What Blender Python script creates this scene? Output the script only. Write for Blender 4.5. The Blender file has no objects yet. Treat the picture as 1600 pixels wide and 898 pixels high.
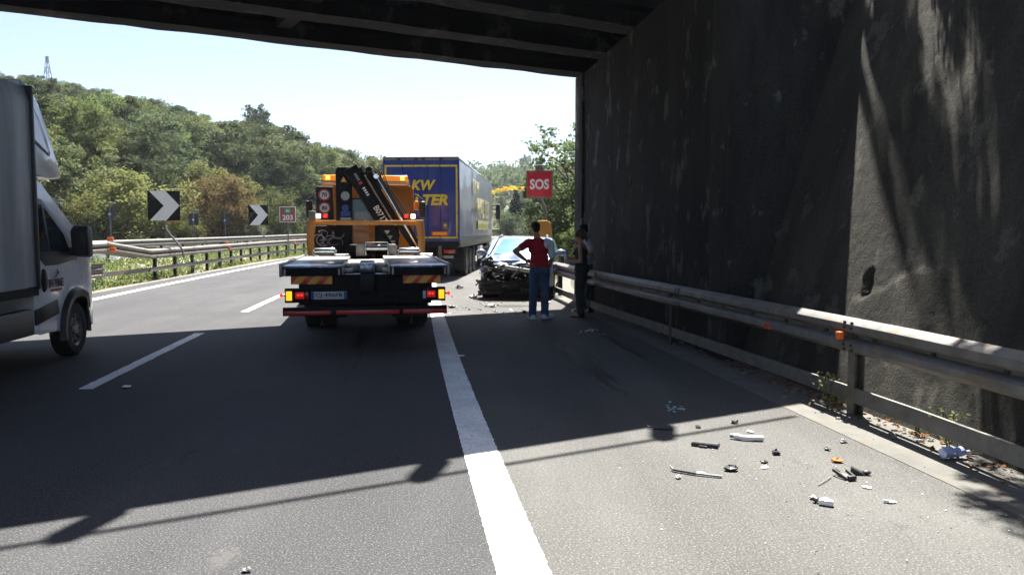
import bpy, bmesh, math, random
import numpy as np
from mathutils import Vector, Matrix, noise
R = math.radians
scene = bpy.context.scene
COL = scene.collection

# ---------------------------------------------------------------- camera, world, sun, exposure
PITCH, CAM_H, FPX = R(4.09), 1.62, 1244.0
cam_d = bpy.data.cameras.new("camera"); cam_d.lens = 28.0; cam_d.sensor_width = 36.0
cam_d.clip_start = 0.05; cam_d.clip_end = 3000
cam = bpy.data.objects.new("camera", cam_d); COL.objects.link(cam)
cam.location = (0, 0, CAM_H); cam.rotation_euler = (R(90) - PITCH, 0, 0)
scene.camera = cam
SUN_AZ, SUN_EL = R(10.5), R(64.5)            # ahead of the camera, a little to the right, high
SUN = Vector((math.sin(SUN_AZ) * math.cos(SUN_EL), math.cos(SUN_AZ) * math.cos(SUN_EL), math.sin(SUN_EL)))
world = bpy.data.worlds.new("World"); scene.world = world; world.use_nodes = True
wn = world.node_tree.nodes; wl = world.node_tree.links; wn.clear()
sky = wn.new("ShaderNodeTexSky"); sky.sky_type = 'NISHITA'; sky.sun_disc = False
sky.sun_elevation = SUN_EL; sky.sun_rotation = SUN_AZ
sky.air_density = 0.65; sky.dust_density = 1.3; sky.ozone_density = 0.25
bg = wn.new("ShaderNodeBackground"); bg.inputs[1].default_value = 0.05
wo = wn.new("ShaderNodeOutputWorld"); wl.new(sky.outputs[0], bg.inputs[0]); wl.new(bg.outputs[0], wo.inputs[0])
sd = bpy.data.lights.new("sun", 'SUN'); sd.energy = 5.0; sd.angle = R(0.55); sd.color = (1.0, 0.955, 0.88)
so = bpy.data.objects.new("sun", sd); COL.objects.link(so); so.location = (0, 0, 60)
so.rotation_euler = SUN.to_track_quat('Z', 'Y').to_euler()
vs = scene.view_settings; vs.view_transform = 'Standard'; vs.look = 'None'; vs.exposure = 2.3; vs.gamma = 1.0
scene.cycles.max_bounces = 6; scene.cycles.transparent_max_bounces = 8
scene.cycles.use_denoising = True

# ---------------------------------------------------------------- measuring helpers
def ray(px, py):
    xc = (px - 800) / FPX; yc = -(py - 449) / FPX
    return xc, yc * math.sin(PITCH) + math.cos(PITCH), yc * math.cos(PITCH) - math.sin(PITCH)
def G(px, py, z=0.0):
    d = ray(px, py); t = (z - CAM_H) / d[2]; return d[0] * t, d[1] * t
def A(px, py, Y):
    d = ray(px, py); t = Y / d[1]; return d[0] * t, CAM_H + d[2] * t
# plan of the road: S is the solid line between lane and hard shoulder, zr the rise of the road
def S(Y):
    if Y <= 40: return .575 - .146 * Y + Y * Y / 1100
    return -3.8105 - .0733 * (Y - 40) + (Y - 40) ** 2 / 270
def dS(Y): return (S(Y + .5) - S(Y - .5))
def zr(Y):
    if Y < 40: return 0.0
    if Y < 120: return .0002 * (Y - 40) ** 2
    return 1.28 + .032 * (Y - 120)
def sm(a, b, x):
    t = max(0., min(1., (x - a) / (b - a))); return t * t * (3 - 2 * t)
def gz(X, Y):
    """height of the natural ground"""
    lat = X - S(Y); z = zr(Y) - .025
    if lat < -9.0: z += .33 * sm(-9.3, -12.2, lat) if lat > -12.2 else .33
    if lat < -25:
        h = min(.44 * (-25 - lat), 19) * (1 - .8 * sm(85, 160, Y))
        z += h + noise.noise((X * .03, Y * .03, 3)) * 2.0 * sm(25, 45, -lat)
    if lat > 6: z += .06 * (min(lat, 60) - 6) + noise.noise((X * .06, Y * .06, 8)) * .5 * sm(6, 15, lat)
    if Y > 190: z += 9.5 * sm(190, 420, Y) * sm(-420, -160, X) + noise.noise((X * .008, Y * .008, 1)) * 5 * sm(200, 400, Y)
    return z
def curve_pt(lat, Y):
    s = dS(Y); n = math.sqrt(1 + s * s)
    return Vector((S(Y) + lat / n, Y - lat * s / n * .0, 0))

# ---------------------------------------------------------------- materials
MATS = {}
def mat(name, c, c2=None, rough=.5, metal=0., scale=6., detail=5, bump=0., bscale=60., spec=.5, stretch=(1, 1, 1),
        coords='Object', coat=0., emit=None, estr=0., lo=.35, hi=.65, c3=None, s3=25., alpha=1., rvar=.12, trans=0., ior=1.45):
    m = bpy.data.materials.new(name); m.use_nodes = True; nt = m.node_tree; N = nt.nodes; L = nt.links
    b = N["Principled BSDF"]
    b.inputs["Roughness"].default_value = rough; b.inputs["Metallic"].default_value = metal
    b.inputs["Specular IOR Level"].default_value = spec; b.inputs["Coat Weight"].default_value = coat
    b.inputs["Coat Roughness"].default_value = .06
    b.inputs["Base Color"].default_value = (*c, 1)
    b.inputs["Transmission Weight"].default_value = trans; b.inputs["IOR"].default_value = ior
    tc = N.new("ShaderNodeTexCoord"); mp = N.new("ShaderNodeMapping"); mp.inputs["Scale"].default_value = stretch
    if coords == 'World':
        g = N.new("ShaderNodeNewGeometry"); L.new(g.outputs["Position"], mp.inputs[0])
    else: L.new(tc.outputs["Object"], mp.inputs[0])
    nz = N.new("ShaderNodeTexNoise"); nz.inputs["Scale"].default_value = scale; nz.inputs["Detail"].default_value = detail
    nz.inputs["Roughness"].default_value = .6
    L.new(mp.outputs[0], nz.inputs["Vector"])
    rp = N.new("ShaderNodeMapRange"); rp.inputs[1].default_value = lo; rp.inputs[2].default_value = hi
    L.new(nz.outputs[0], rp.inputs[0])
    out = None
    if c2 is not None:
        mx = N.new("ShaderNodeMix"); mx.data_type = 'RGBA'
        mx.inputs[6].default_value = (*c, 1); mx.inputs[7].default_value = (*c2, 1); L.new(rp.outputs[0], mx.inputs[0]); out = mx.outputs[2]
        if c3 is not None:
            n3 = N.new("ShaderNodeTexNoise"); n3.inputs["Scale"].default_value = s3; n3.inputs["Detail"].default_value = 4
            L.new(mp.outputs[0], n3.inputs["Vector"])
            r3 = N.new("ShaderNodeMapRange"); r3.inputs[1].default_value = .55; r3.inputs[2].default_value = .68; L.new(n3.outputs[0], r3.inputs[0])
            m3 = N.new("ShaderNodeMix"); m3.data_type = 'RGBA'; L.new(r3.outputs[0], m3.inputs[0]); L.new(out, m3.inputs[6])
            m3.inputs[7].default_value = (*c3, 1); out = m3.outputs[2]
        L.new(out, b.inputs["Base Color"])
    if rvar:
        rr = N.new("ShaderNodeMapRange"); rr.inputs[3].default_value = max(0, rough - rvar); rr.inputs[4].default_value = min(1, rough + rvar)
        L.new(nz.outputs[0], rr.inputs[0]); L.new(rr.outputs[0], b.inputs["Roughness"])
    if bump:
        nb = N.new("ShaderNodeTexNoise"); nb.inputs["Scale"].default_value = bscale; nb.inputs["Detail"].default_value = 4
        L.new(mp.outputs[0], nb.inputs["Vector"])
        bp = N.new("ShaderNodeBump"); bp.inputs["Strength"].default_value = bump; bp.inputs["Distance"].default_value = .02
        L.new(nb.outputs[0], bp.inputs["Height"]); L.new(bp.outputs[0], b.inputs["Normal"])
    if emit: b.inputs["Emission Color"].default_value = (*emit, 1); b.inputs["Emission Strength"].default_value = estr
    MATS[name] = m; return m

def asphalt(name, dark, light, speck, sc=150.):
    """aggregate speckle, broad wear bands and patches"""
    m = bpy.data.materials.new(name); m.use_nodes = True; N = m.node_tree.nodes; L = m.node_tree.links
    b = N["Principled BSDF"]; b.inputs["Roughness"].default_value = .80; b.inputs["Specular IOR Level"].default_value = .16
    g = N.new("ShaderNodeNewGeometry")
    def nz(scale, det, st=(1, 1, 1), ro=.6):
        mp = N.new("ShaderNodeMapping"); mp.inputs["Scale"].default_value = st; mp.inputs["Rotation"].default_value = (0, 0, R(-8)); L.new(g.outputs["Position"], mp.inputs[0])
        n = N.new("ShaderNodeTexNoise"); n.inputs["Scale"].default_value = scale; n.inputs["Detail"].default_value = det; n.inputs["Roughness"].default_value = ro
        L.new(mp.outputs[0], n.inputs["Vector"]); return n.outputs[0]
    def rng(o, a, c):
        r = N.new("ShaderNodeMapRange"); r.inputs[1].default_value = a; r.inputs[2].default_value = c; L.new(o, r.inputs[0]); return r.outputs[0]
    def mix(f, a, c):
        x = N.new("ShaderNodeMix"); x.data_type = 'RGBA'; L.new(f, x.inputs[0])
        for k, v in ((6, a), (7, c)):
            if isinstance(v, tuple): x.inputs[k].default_value = (*v, 1)
            else: L.new(v, x.inputs[k])
        return x.outputs[2]
    base = mix(rng(nz(.9, 5, (1.6, .22, 1)), .35, .68), dark, light)
    base = mix(rng(nz(.35, 3), .45, .75), base, tuple(v * .86 for v in dark))
    # wheel tracks: slightly darker, smoother bands along the lanes, broken up by noise; broad stained blotches
    sp = N.new("ShaderNodeSeparateXYZ"); L.new(g.outputs["Position"], sp.inputs[0])
    def ma(op, a, c):
        q = N.new("ShaderNodeMath"); q.operation = op
        for k, v in ((0, a), (1, c)):
            if isinstance(v, (int, float)): q.inputs[k].default_value = v
            else: L.new(v, q.inputs[k])
        return q.outputs[0]
    xp = ma('ADD', ma('ADD', sp.outputs[0], ma('MULTIPLY', sp.outputs[1], .14)), .4)
    wv = ma('COSINE', ma('MULTIPLY', xp, 2 * math.pi / 1.9), 0)
    trk = ma('MULTIPLY', rng(wv, -.2, .9), rng(nz(1.1, 4, (1.2, .12, 1)), .3, .7))
    base = mix(ma('MULTIPLY', trk, .55), base, tuple(v * .70 for v in dark))
    base = mix(ma('MULTIPLY', rng(nz(.8, 6, (1, .5, 1)), .56, .70), .6), base, tuple(v * 1.22 for v in light))
    base = mix(ma('MULTIPLY', rng(nz(2.3, 4, (1, .6, 1)), .64, .72), .55), base, tuple(v * .55 for v in dark))
    fine = nz(sc, 3, ro=.75)
    base = mix(rng(fine, .53, .70), base, speck)
    base = mix(rng(nz(sc * .7, 2), .60, .74), base, tuple(v * .33 for v in dark))
    L.new(base, b.inputs["Base Color"])
    bp = N.new("ShaderNodeBump"); bp.inputs["Strength"].default_value = .55; bp.inputs["Distance"].default_value = .006
    L.new(fine, bp.inputs["Height"]); L.new(bp.outputs[0], b.inputs["Normal"])
    MATS[name] = m; return m

def leafmat(name, c, c2, tl=.35):
    """leaf: colour differs by clump (attribute) and by tree (object random), light passes through"""
    m = bpy.data.materials.new(name); m.use_nodes = True; N = m.node_tree.nodes; L = m.node_tree.links; N.clear()
    at = N.new("ShaderNodeAttribute"); at.attribute_name = "tint"
    oi = N.new("ShaderNodeObjectInfo")
    mx = N.new("ShaderNodeMix"); mx.data_type = 'RGBA'; mx.inputs[6].default_value = (*c, 1); mx.inputs[7].default_value = (*c2, 1)
    L.new(at.outputs["Fac"], mx.inputs[0])
    hs = N.new("ShaderNodeHueSaturation"); L.new(mx.outputs[2], hs.inputs["Color"])
    a = N.new("ShaderNodeMapRange"); a.inputs[3].default_value = .47; a.inputs[4].default_value = .525; L.new(oi.outputs["Random"], a.inputs[0]); L.new(a.outputs[0], hs.inputs["Hue"])
    a2 = N.new("ShaderNodeMapRange"); a2.inputs[3].default_value = 1.4; a2.inputs[4].default_value = .7
    ml = N.new("ShaderNodeMath"); ml.operation = 'FRACT'; m7 = N.new("ShaderNodeMath"); m7.operation = 'MULTIPLY'; m7.inputs[1].default_value = 7.31
    L.new(oi.outputs["Random"], m7.inputs[0]); L.new(m7.outputs[0], ml.inputs[0]); L.new(ml.outputs[0], a2.inputs[0]); L.new(a2.outputs[0], hs.inputs["Value"])
    d = N.new("ShaderNodeBsdfDiffuse"); t = N.new("ShaderNodeBsdfTranslucent"); gl = N.new("ShaderNodeBsdfGlossy"); gl.inputs["Roughness"].default_value = .5
    L.new(hs.outputs[0], d.inputs[0]); L.new(hs.outputs[0], t.inputs[0])
    s = N.new("ShaderNodeMixShader"); s.inputs[0].default_value = tl; L.new(d.outputs[0], s.inputs[1]); L.new(t.outputs[0], s.inputs[2])
    s2 = N.new("ShaderNodeMixShader"); s2.inputs[0].default_value = .0; L.new(s.outputs[0], s2.inputs[1]); L.new(gl.outputs[0], s2.inputs[2])
    o = N.new("ShaderNodeOutputMaterial"); L.new(s2.outputs[0], o.inputs[0])
    MATS[name] = m; return m

def soot_wall(name, base, light, dark, rough_bump, moss=None):
    """old concrete: vertical soot runs, pale flaked patches, coarse relief"""
    m = bpy.data.materials.new(name); m.use_nodes = True; N = m.node_tree.nodes; L = m.node_tree.links
    b = N["Principled BSDF"]; b.inputs["Roughness"].default_value = .93; b.inputs["Specular IOR Level"].default_value = .2
    g = N.new("ShaderNodeNewGeometry")
    def nz(scale, det, st=(1, 1, 1)):
        mp = N.new("ShaderNodeMapping"); mp.inputs["Scale"].default_value = st; L.new(g.outputs["Position"], mp.inputs[0])
        n = N.new("ShaderNodeTexNoise"); n.inputs["Scale"].default_value = scale; n.inputs["Detail"].default_value = det; n.inputs["Roughness"].default_value = .65
        L.new(mp.outputs[0], n.inputs["Vector"]); return n.outputs[0]
    def mix(f, lo, hi, a, c):
        r = N.new("ShaderNodeMapRange"); r.inputs[1].default_value = lo; r.inputs[2].default_value = hi; L.new(f, r.inputs[0])
        x = N.new("ShaderNodeMix"); x.data_type = 'RGBA'; L.new(r.outputs[0], x.inputs[0])
        for k, v in ((6, a), (7, c)):
            if isinstance(v, tuple): x.inputs[k].default_value = (*v, 1)
            else: L.new(v, x.inputs[k])
        return x.outputs[2]
    o = mix(nz(1.6, 9, (1, 1, .2)), .40, .60, dark, base)
    o = mix(nz(.7, 5, (1, 1, .35)), .5, .72, o, dark)
    o = mix(nz(2.4, 12, (1, 1, .6)), .575, .615, o, light)
    if moss: o = mix(nz(1.2, 6), .55, .75, o, moss)
    o = mix(nz(45, 4), .45, .8, o, tuple(v * .45 for v in dark))
    L.new(o, b.inputs["Base Color"])
    f1 = nz(70, 5); f2 = nz(9, 6)
    bp = N.new("ShaderNodeBump"); bp.inputs["Strength"].default_value = rough_bump; bp.inputs["Distance"].default_value = .02; L.new(f1, bp.inputs["Height"])
    b2 = N.new("ShaderNodeBump"); b2.inputs["Strength"].default_value = rough_bump * .6; b2.inputs["Distance"].default_value = .05; L.new(f2, b2.inputs["Height"]); L.new(bp.outputs[0], b2.inputs["Normal"])
    L.new(b2.outputs[0], b.inputs["Normal"])
    MATS[name] = m; return m

def stainmat(name, c, rough, amt):
    m = bpy.data.materials.new(name); m.use_nodes = True; N = m.node_tree.nodes; L = m.node_tree.links; b = N["Principled BSDF"]
    b.inputs["Base Color"].default_value = (*c, 1); b.inputs["Roughness"].default_value = rough; b.inputs["Specular IOR Level"].default_value = .3
    tc = N.new("ShaderNodeTexCoord"); ln = N.new("ShaderNodeVectorMath"); ln.operation = 'LENGTH'; L.new(tc.outputs["Object"], ln.inputs[0])
    nz = N.new("ShaderNodeTexNoise"); nz.inputs["Scale"].default_value = 3.2; nz.inputs["Detail"].default_value = 8; L.new(tc.outputs["Object"], nz.inputs["Vector"])
    ad = N.new("ShaderNodeMath"); ad.operation = 'MULTIPLY_ADD'; ad.inputs[1].default_value = 1.7; L.new(nz.outputs[0], ad.inputs[0]); L.new(ln.outputs["Value"], ad.inputs[2])
    r = N.new("ShaderNodeMapRange"); r.inputs[1].default_value = 1.15; r.inputs[2].default_value = 1.65; r.inputs[3].default_value = amt; r.inputs[4].default_value = 0; L.new(ad.outputs[0], r.inputs[0])
    L.new(r.outputs[0], b.inputs["Alpha"]); MATS[name] = m
stainmat('stain_dark', (.012, .012, .012), .6, .68); stainmat('stain_pale', (.13, .127, .12), .9, .3)
asphalt('asphalt', (.030, .031, .034), (.044, .044, .046), (.155, .152, .15), 85.)
asphalt('shoulder_asphalt', (.056, .056, .054), (.080, .079, .075), (.185, .182, .172), 75.)
mat('concrete_strip', (.075, .073, .066), (.115, .112, .10), rough=.92, scale=3, bump=.5, bscale=70, coords='World', c3=(.10, .085, .06), s3=5)
mat('road_paint', (.78, .79, .78), (.62, .63, .62), rough=.7, scale=2.5, bump=.25, bscale=160, coords='World', c3=(.42, .42, .41), s3=30)
mat('soil', (.030, .036, .014), (.055, .050, .028), rough=.95, scale=.35, bump=.7, bscale=8, coords='World', c3=(.022, .034, .010), s3=1.4)
mat('gravel_soil', (.12, .105, .08), (.20, .185, .155), rough=.95, scale=6, bump=.8, bscale=40, coords='World', c3=(.07, .06, .035), s3=12)
soot_wall('pilaster_concrete', (.030, .031, .030), (.095, .095, .09), (.012, .012, .013), .5, (.035, .04, .03))
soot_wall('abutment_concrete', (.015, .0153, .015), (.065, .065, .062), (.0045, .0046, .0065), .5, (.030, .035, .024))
soot_wall('wing_concrete', (.066, .063, .051), (.105, .100, .083), (.036, .034, .029), 1.)
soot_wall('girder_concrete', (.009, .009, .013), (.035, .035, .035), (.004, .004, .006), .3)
mat('galvanised', (.17, .17, .165), (.105, .102, .096), rough=.55, metal=.35, scale=5, bump=.1, bscale=90, c3=(.17, .12, .08), s3=9)
mat('galvanised_old', (.155, .145, .122), (.10, .093, .078), rough=.62, metal=.25, scale=7, bump=.15, bscale=60, c3=(.13, .085, .055), s3=14)
mat('post_steel', (.06, .053, .043), (.035, .032, .027), rough=.7, metal=.3, scale=9, bump=.2)
mat('bolt_steel', (.05, .045, .04), rough=.6, metal=.5)
mat('reflector_orange', (.9, .17, .02), (.75, .12, .015), rough=.35, coat=.5, scale=40)
mat('spray_orange', (.75, .11, .03), (.45, .08, .03), rough=.7, scale=30)
mat('white_paint', (.80, .82, .84), (.72, .74, .76), rough=.28, coat=.6, scale=1.2, rvar=.05)
mat('tarp_grey', (.50, .51, .51), (.30, .31, .31), rough=.5, scale=1.5, bump=.35, bscale=7, stretch=(1, 2, .3), spec=.4)
mat('black_plastic', (.018, .018, .019), (.03, .03, .03), rough=.5, scale=20, bump=.1)
mat('rubber', (.014, .014, .014), (.026, .025, .023), rough=.8, scale=15, bump=.2)
mat('steel_rim', (.30, .30, .30), (.20, .19, .18), rough=.45, metal=.6, scale=12)
mat('car_glass', (.03, .045, .05), rough=.04, spec=.9, rvar=0)
mat('pale_panel', (.20, .215, .24), (.17, .18, .2), rough=.18, coat=.7, rvar=.04)
mat('logo_dark', (.10, .035, .04), rough=.5); mat('logo_red', (.35, .03, .04), rough=.5)
mat('truck_orange', (.62, .20, .010), (.52, .16, .009), rough=.34, coat=.4, scale=3, rvar=.08)
mat('frame_yellow', (.48, .20, .012), (.40, .15, .012), rough=.4, coat=.3, scale=6, c3=(.4, .15, .03), s3=20)
mat('chassis_black', (.007, .007, .008), (.012, .0115, .011), rough=.7, spec=.25, scale=10, bump=.1)
mat('speed_grey', (.022, .024, .022), (.03, .03, .028), rough=.7)
mat('crane_black', (.008, .008, .010), (.012, .012, .014), rough=.45, spec=.2, scale=8)
mat('bed_alloy', (.27, .275, .28), (.17, .175, .18), rough=.35, metal=.35, scale=9, bump=.12, bscale=40, c3=(.25, .24, .23), s3=7)
mat('bed_blue', (.10, .13, .18), (.15, .18, .23), rough=.2, metal=.7, scale=8, bump=.1, bscale=40, c3=(.4, .41, .42), s3=14)
mat('lift_steel', (.42, .38, .34), (.28, .25, .22), rough=.5, metal=.5, scale=12)
mat('chrome', (.7, .7, .68), (.5, .5, .48), rough=.2, metal=1., scale=10)
mat('marker_red', (.62, .045, .02), rough=.4, coat=.2); mat('marker_yellow', (.78, .36, .02), rough=.4, coat=.2)
mat('lens_red', (.35, .008, .008), rough=.2, coat=.6, rvar=0)
mat('tail_red', (.5, .02, .02), rough=.3, emit=(1, .03, .02), estr=.05)
mat('lamp_red', (.6, .02, .02), rough=.3, emit=(1, .02, .015), estr=.6)
mat('lamp_amber', (.8, .4, .02), rough=.3, emit=(1, .46, .015), estr=.32)
mat('lamp_white', (.8, .8, .75), rough=.3, emit=(1, .72, .5), estr=.9)
mat('beacon_amber', (.85, .26, .01), rough=.2, coat=.6, emit=(1, .28, .01), estr=.10, rvar=0)
mat('beacon_flash', (.9, .5, .05), rough=.2, emit=(1, .55, .08), estr=.5, rvar=0)
mat('reflex_red', (.62, .025, .018), (.45, .02, .015), rough=.35, scale=30, coat=.3)
mat('plate_white', (.55, .56, .57), rough=.4); mat('plate_blue', (.02, .06, .30), rough=.4)
mat('letter_black', (.015, .015, .017), rough=.5); mat('letter_white', (.78, .78, .76), rough=.5)
mat('lorry_blue', (.005, .024, .18), (.007, .029, .20), rough=.35, coat=.25, scale=2)
mat('lorry_curtain', (.11, .14, .24), (.22, .24, .30), rough=.36, scale=.8, coat=.35, rvar=.06)
mat('lorry_yellow', (.66, .52, .03), (.56, .43, .03), rough=.45)
mat('curtain_yellow', (.62, .52, .10), (.50, .43, .12), rough=.28, coat=.7)
mat('sign_red', (.50, .012, .022), (.44, .010, .018), rough=.38, coat=.3)
mat('sign_black', (.007, .007, .007), (.010, .010, .010), rough=.7, spec=.15); mat('sign_white', (.72, .72, .73), (.66, .66, .67), rough=.45, scale=4)
mat('sign_brown', (.23, .055, .035), rough=.45); mat('sign_green', (.01, .26, .12), rough=.45)
mat('sign_back', (.028, .031, .036), (.04, .043, .048), rough=.6, scale=8)
mat('callbox_yellow', (.46, .22, .025), (.37, .17, .025), rough=.5, scale=2)
mat('car_paint', (.14, .18, .28), (.17, .21, .31), rough=.3, metal=.35, coat=.9, scale=5, rvar=.06)
mat('car_dark_metal', (.008, .008, .009), (.022, .021, .020), rough=.45, metal=.5, scale=14, bump=.4, bscale=30)
mat('raw_alloy', (.45, .44, .42), (.22, .21, .2), rough=.4, metal=.8, scale=12)
mat('windscreen', (.07, .17, .20), (.10, .21, .24), rough=.12, spec=.5, scale=3, rvar=.03)
mat('skin', (.34, .18, .115), (.29, .15, .095), rough=.55, scale=12, rvar=.05); mat('hair_black', (.007, .006, .005), (.013, .011, .009), rough=.7, spec=.2, scale=40, bump=.5, bscale=90)
mat('hair_brown', (.045, .025, .014), (.075, .042, .022), rough=.5, scale=40, bump=.5, bscale=90)
mat('polo_red', (.40, .012, .022), (.32, .010, .018), rough=.85, scale=9, bump=.3, bscale=14)
mat('cloth_white', (.74, .76, .80), (.66, .68, .72), rough=.85, scale=9, bump=.2, bscale=14)
mat('denim', (.060, .10, .19), (.036, .062, .13), rough=.9, scale=7, bump=.35, bscale=16)
mat('cloth_black', (.012, .012, .014), (.02, .02, .022), rough=.85, scale=9, bump=.3, bscale=16)
mat('cloth_teal', (.04, .12, .13), (.03, .09, .10), rough=.9, scale=9)
mat('cloth_grey', (.34, .36, .40), (.28, .30, .33), rough=.85, scale=9, bump=.2)
mat('bark', (.085, .062, .042), (.045, .034, .024), rough=.9, scale=14, bump=.6, bscale=30, stretch=(1, 1, .3))
mat('clear_plastic', (.42, .50, .72), (.26, .34, .60), rough=.15, spec=.8, coat=.5, scale=12)
mat('debris_white', (.78, .78, .76), (.66, .66, .64), rough=.35, coat=.2)
mat('debris_grey', (.22, .22, .22), (.14, .14, .14), rough=.5)
mat('glass_shard', (.55, .66, .72), (.40, .5, .56), rough=.1, spec=.9)
mat('pylon_steel', (.26, .28, .30), rough=.6, metal=.3)
leafmat('leaf_mid', (.072, .096, .042), (.150, .172, .084), .30); leafmat('leaf_bright', (.100, .130, .046), (.170, .200, .080), .35)
leafmat('leaf_dark', (.056, .078, .042), (.120, .142, .076), .28); leafmat('leaf_olive', (.10, .105, .036), (.165, .165, .065), .4)
leafmat('leaf_dry', (.16, .105, .05), (.20, .145, .075)); leafmat('leaf_flower', (.60, .44, .012), (.70, .55, .03), .3)
leafmat('leaf_conifer', (.016, .034, .016), (.032, .058, .028), .2); leafmat('grass_blade', (.10, .15, .028), (.24, .24, .085), .45)
leafmat('leaf_far', (.055, .088, .040), (.085, .12, .055), .3); leafmat('grass_dry', (.30, .25, .10), (.20, .21, .07), .35)
leafmat('leaf_white', (.55, .55, .45), (.7, .7, .62), .3); leafmat('leaf_litter', (.16, .08, .03), (.09, .06, .03), .1)
# ---------------------------------------------------------------- mesh builder
class MB:
    def __init__(s): s.v = []; s.f = []
    def add(s, vs, fs, M=None):
        o = len(s.v)
        s.v += [tuple(M @ Vector(v)) if M is not None else tuple(v) for v in vs]; s.f += [tuple(i + o for i in f) for f in fs]; return s
    def box(s, c, d, M=None, top=(1, 1)):
        x, y, z = (q / 2 for q in d); a, b = top
        vs = [(-x, -y, -z), (x, -y, -z), (x, y, -z), (-x, y, -z), (-x * a, -y * b, z), (x * a, -y * b, z), (x * a, y * b, z), (-x * a, y * b, z)]
        vs = [Vector(v) for v in vs]
        if M is not None: vs = [M @ v for v in vs]
        c = Vector(c)
        return s.add([v + c for v in vs], [(0, 3, 2, 1), (4, 5, 6, 7), (0, 1, 5, 4), (1, 2, 6, 5), (2, 3, 7, 6), (3, 0, 4, 7)])
    def bb(s, x0, x1, y0, y1, z0, z1): return s.box(((x0 + x1) / 2, (y0 + y1) / 2, (z0 + z1) / 2), (x1 - x0, y1 - y0, z1 - z0))
    def bar(s, p, q, w, h=None, up=(0, 0, 1)):
        p, q = Vector(p), Vector(q); d = (q - p).normalized(); u = Vector(up)
        if abs(d.dot(u)) > .98: u = Vector((0, 1, 0))
        a = d.cross(u).normalized(); b = a.cross(d); h = h or w
        vs = [e + a * i * w / 2 + b * j * h / 2 for e in (p, q) for i, j in ((-1, -1), (1, -1), (1, 1), (-1, 1))]
        return s.add(vs, [(0, 3, 2, 1), (4, 5, 6, 7), (0, 1, 5, 4), (1, 2, 6, 5), (2, 3, 7, 6), (3, 0, 4, 7)])
    def tube(s, pts, r, n=8, caps=True):
        pts = [Vector(p) for p in pts]; k = len(pts); rs = r if isinstance(r, (list, tuple)) else [r] * k
        vs = []; fs = []; prev = None
        for i, p in enumerate(pts):
            d = (pts[min(i + 1, k - 1)] - pts[max(i - 1, 0)]).normalized()
            u = prev if prev is not None else (Vector((0, 0, 1)) if abs(d.z) < .9 else Vector((1, 0, 0)))
            a = (u - d * u.dot(d)); a = a.normalized() if a.length > 1e-5 else d.orthogonal().normalized()
            prev = a; b = d.cross(a)
            vs += [p + (a * math.cos(2 * math.pi * j / n) + b * math.sin(2 * math.pi * j / n)) * rs[i] for j in range(n)]
        for i in range(k - 1):
            for j in range(n): fs.append((i * n + j, i * n + (j + 1) % n, (i + 1) * n + (j + 1) % n, (i + 1) * n + j))
        if caps: fs += [tuple(range(n - 1, -1, -1)), tuple(range((k - 1) * n, k * n))]
        return s.add(vs, fs)
    def cyl(s, p, q, r, n=16, r2=None): return s.tube([p, q], [r, r if r2 is None else r2], n)
    def ell(s, c, r, n=16, m=10, M=None):
        vs = []; fs = []; c = Vector(c)
        for i in range(m + 1):
            t = math.pi * i / m
            for j in range(n):
                a = 2 * math.pi * j / n
                v = Vector((r[0] * math.sin(t) * math.cos(a), r[1] * math.sin(t) * math.sin(a), r[2] * math.cos(t)))
                vs.append((M @ v if M is not None else v) + c)
        for i in range(m):
            for j in range(n): fs.append((i * n + j, (i + 1) * n + j, (i + 1) * n + (j + 1) % n, i * n + (j + 1) % n))
        return s.add(vs, fs)
    def cap(s, p, q, r1, r2=None, n=12):
        """tapered capsule"""
        r2 = r1 if r2 is None else r2; p, q = Vector(p), Vector(q); d = (q - p).normalized(); pts = []; rs = []
        for a in (90, 60, 30, 0): pts.append(p - d * r1 * math.sin(R(a))); rs.append(max(r1 * math.cos(R(a)), r1 * .03))
        for a in (0, 30, 60, 90): pts.append(q + d * r2 * math.sin(R(a))); rs.append(max(r2 * math.cos(R(a)), r2 * .03))
        return s.tube(pts, rs, n)
    def prism(s, poly, a, b, axis='x'):
        """polygon of (u, w) pushed along an axis from a to b: x -> (a,u,w), y -> (u,a,w), z -> (u,w,a)"""
        def P(u, w, t): return (t, u, w) if axis == 'x' else (u, t, w) if axis == 'y' else (u, w, t)
        n = len(poly); vs = [P(u, w, a) for u, w in poly] + [P(u, w, b) for u, w in poly]
        fs = [tuple(range(n)), tuple(range(2 * n - 1, n - 1, -1))] + [(i, n + i, n + (i + 1) % n, (i + 1) % n) for i in range(n)]
        return s.add(vs, fs)
    def sweep(s, prof, path, closed=False):
        """profile of (out, z) carried along a plan path of (x, y, z) points, out = to the left of travel"""
        path = [Vector(p) for p in path]; k = len(path); n = len(prof); vs = []
        for i, p in enumerate(path):
            d = (path[min(i + 1, k - 1)] - path[max(i - 1, 0)]); d.z = 0; d.normalize(); l = Vector((-d.y, d.x, 0))
            vs += [p + l * o + Vector((0, 0, z)) for o, z in prof]
        fs = []
        for i in range(k - 1):
            for j in range(n if closed else n - 1):
                fs.append((i * n + j, (i + 1) * n + j, (i + 1) * n + (j + 1) % n, i * n + (j + 1) % n))
        if closed: fs += [tuple(range(n)), tuple(range(k * n - 1, (k - 1) * n - 1, -1))]
        return s.add(vs, fs)
    def grid(s, fn, us, ws):
        n = len(ws); vs = [fn(u, w) for u in us for w in ws]
        return s.add(vs, [(i * n + j, (i + 1) * n + j, (i + 1) * n + j + 1, i * n + j + 1) for i in range(len(us) - 1) for j in range(n - 1)])
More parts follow.
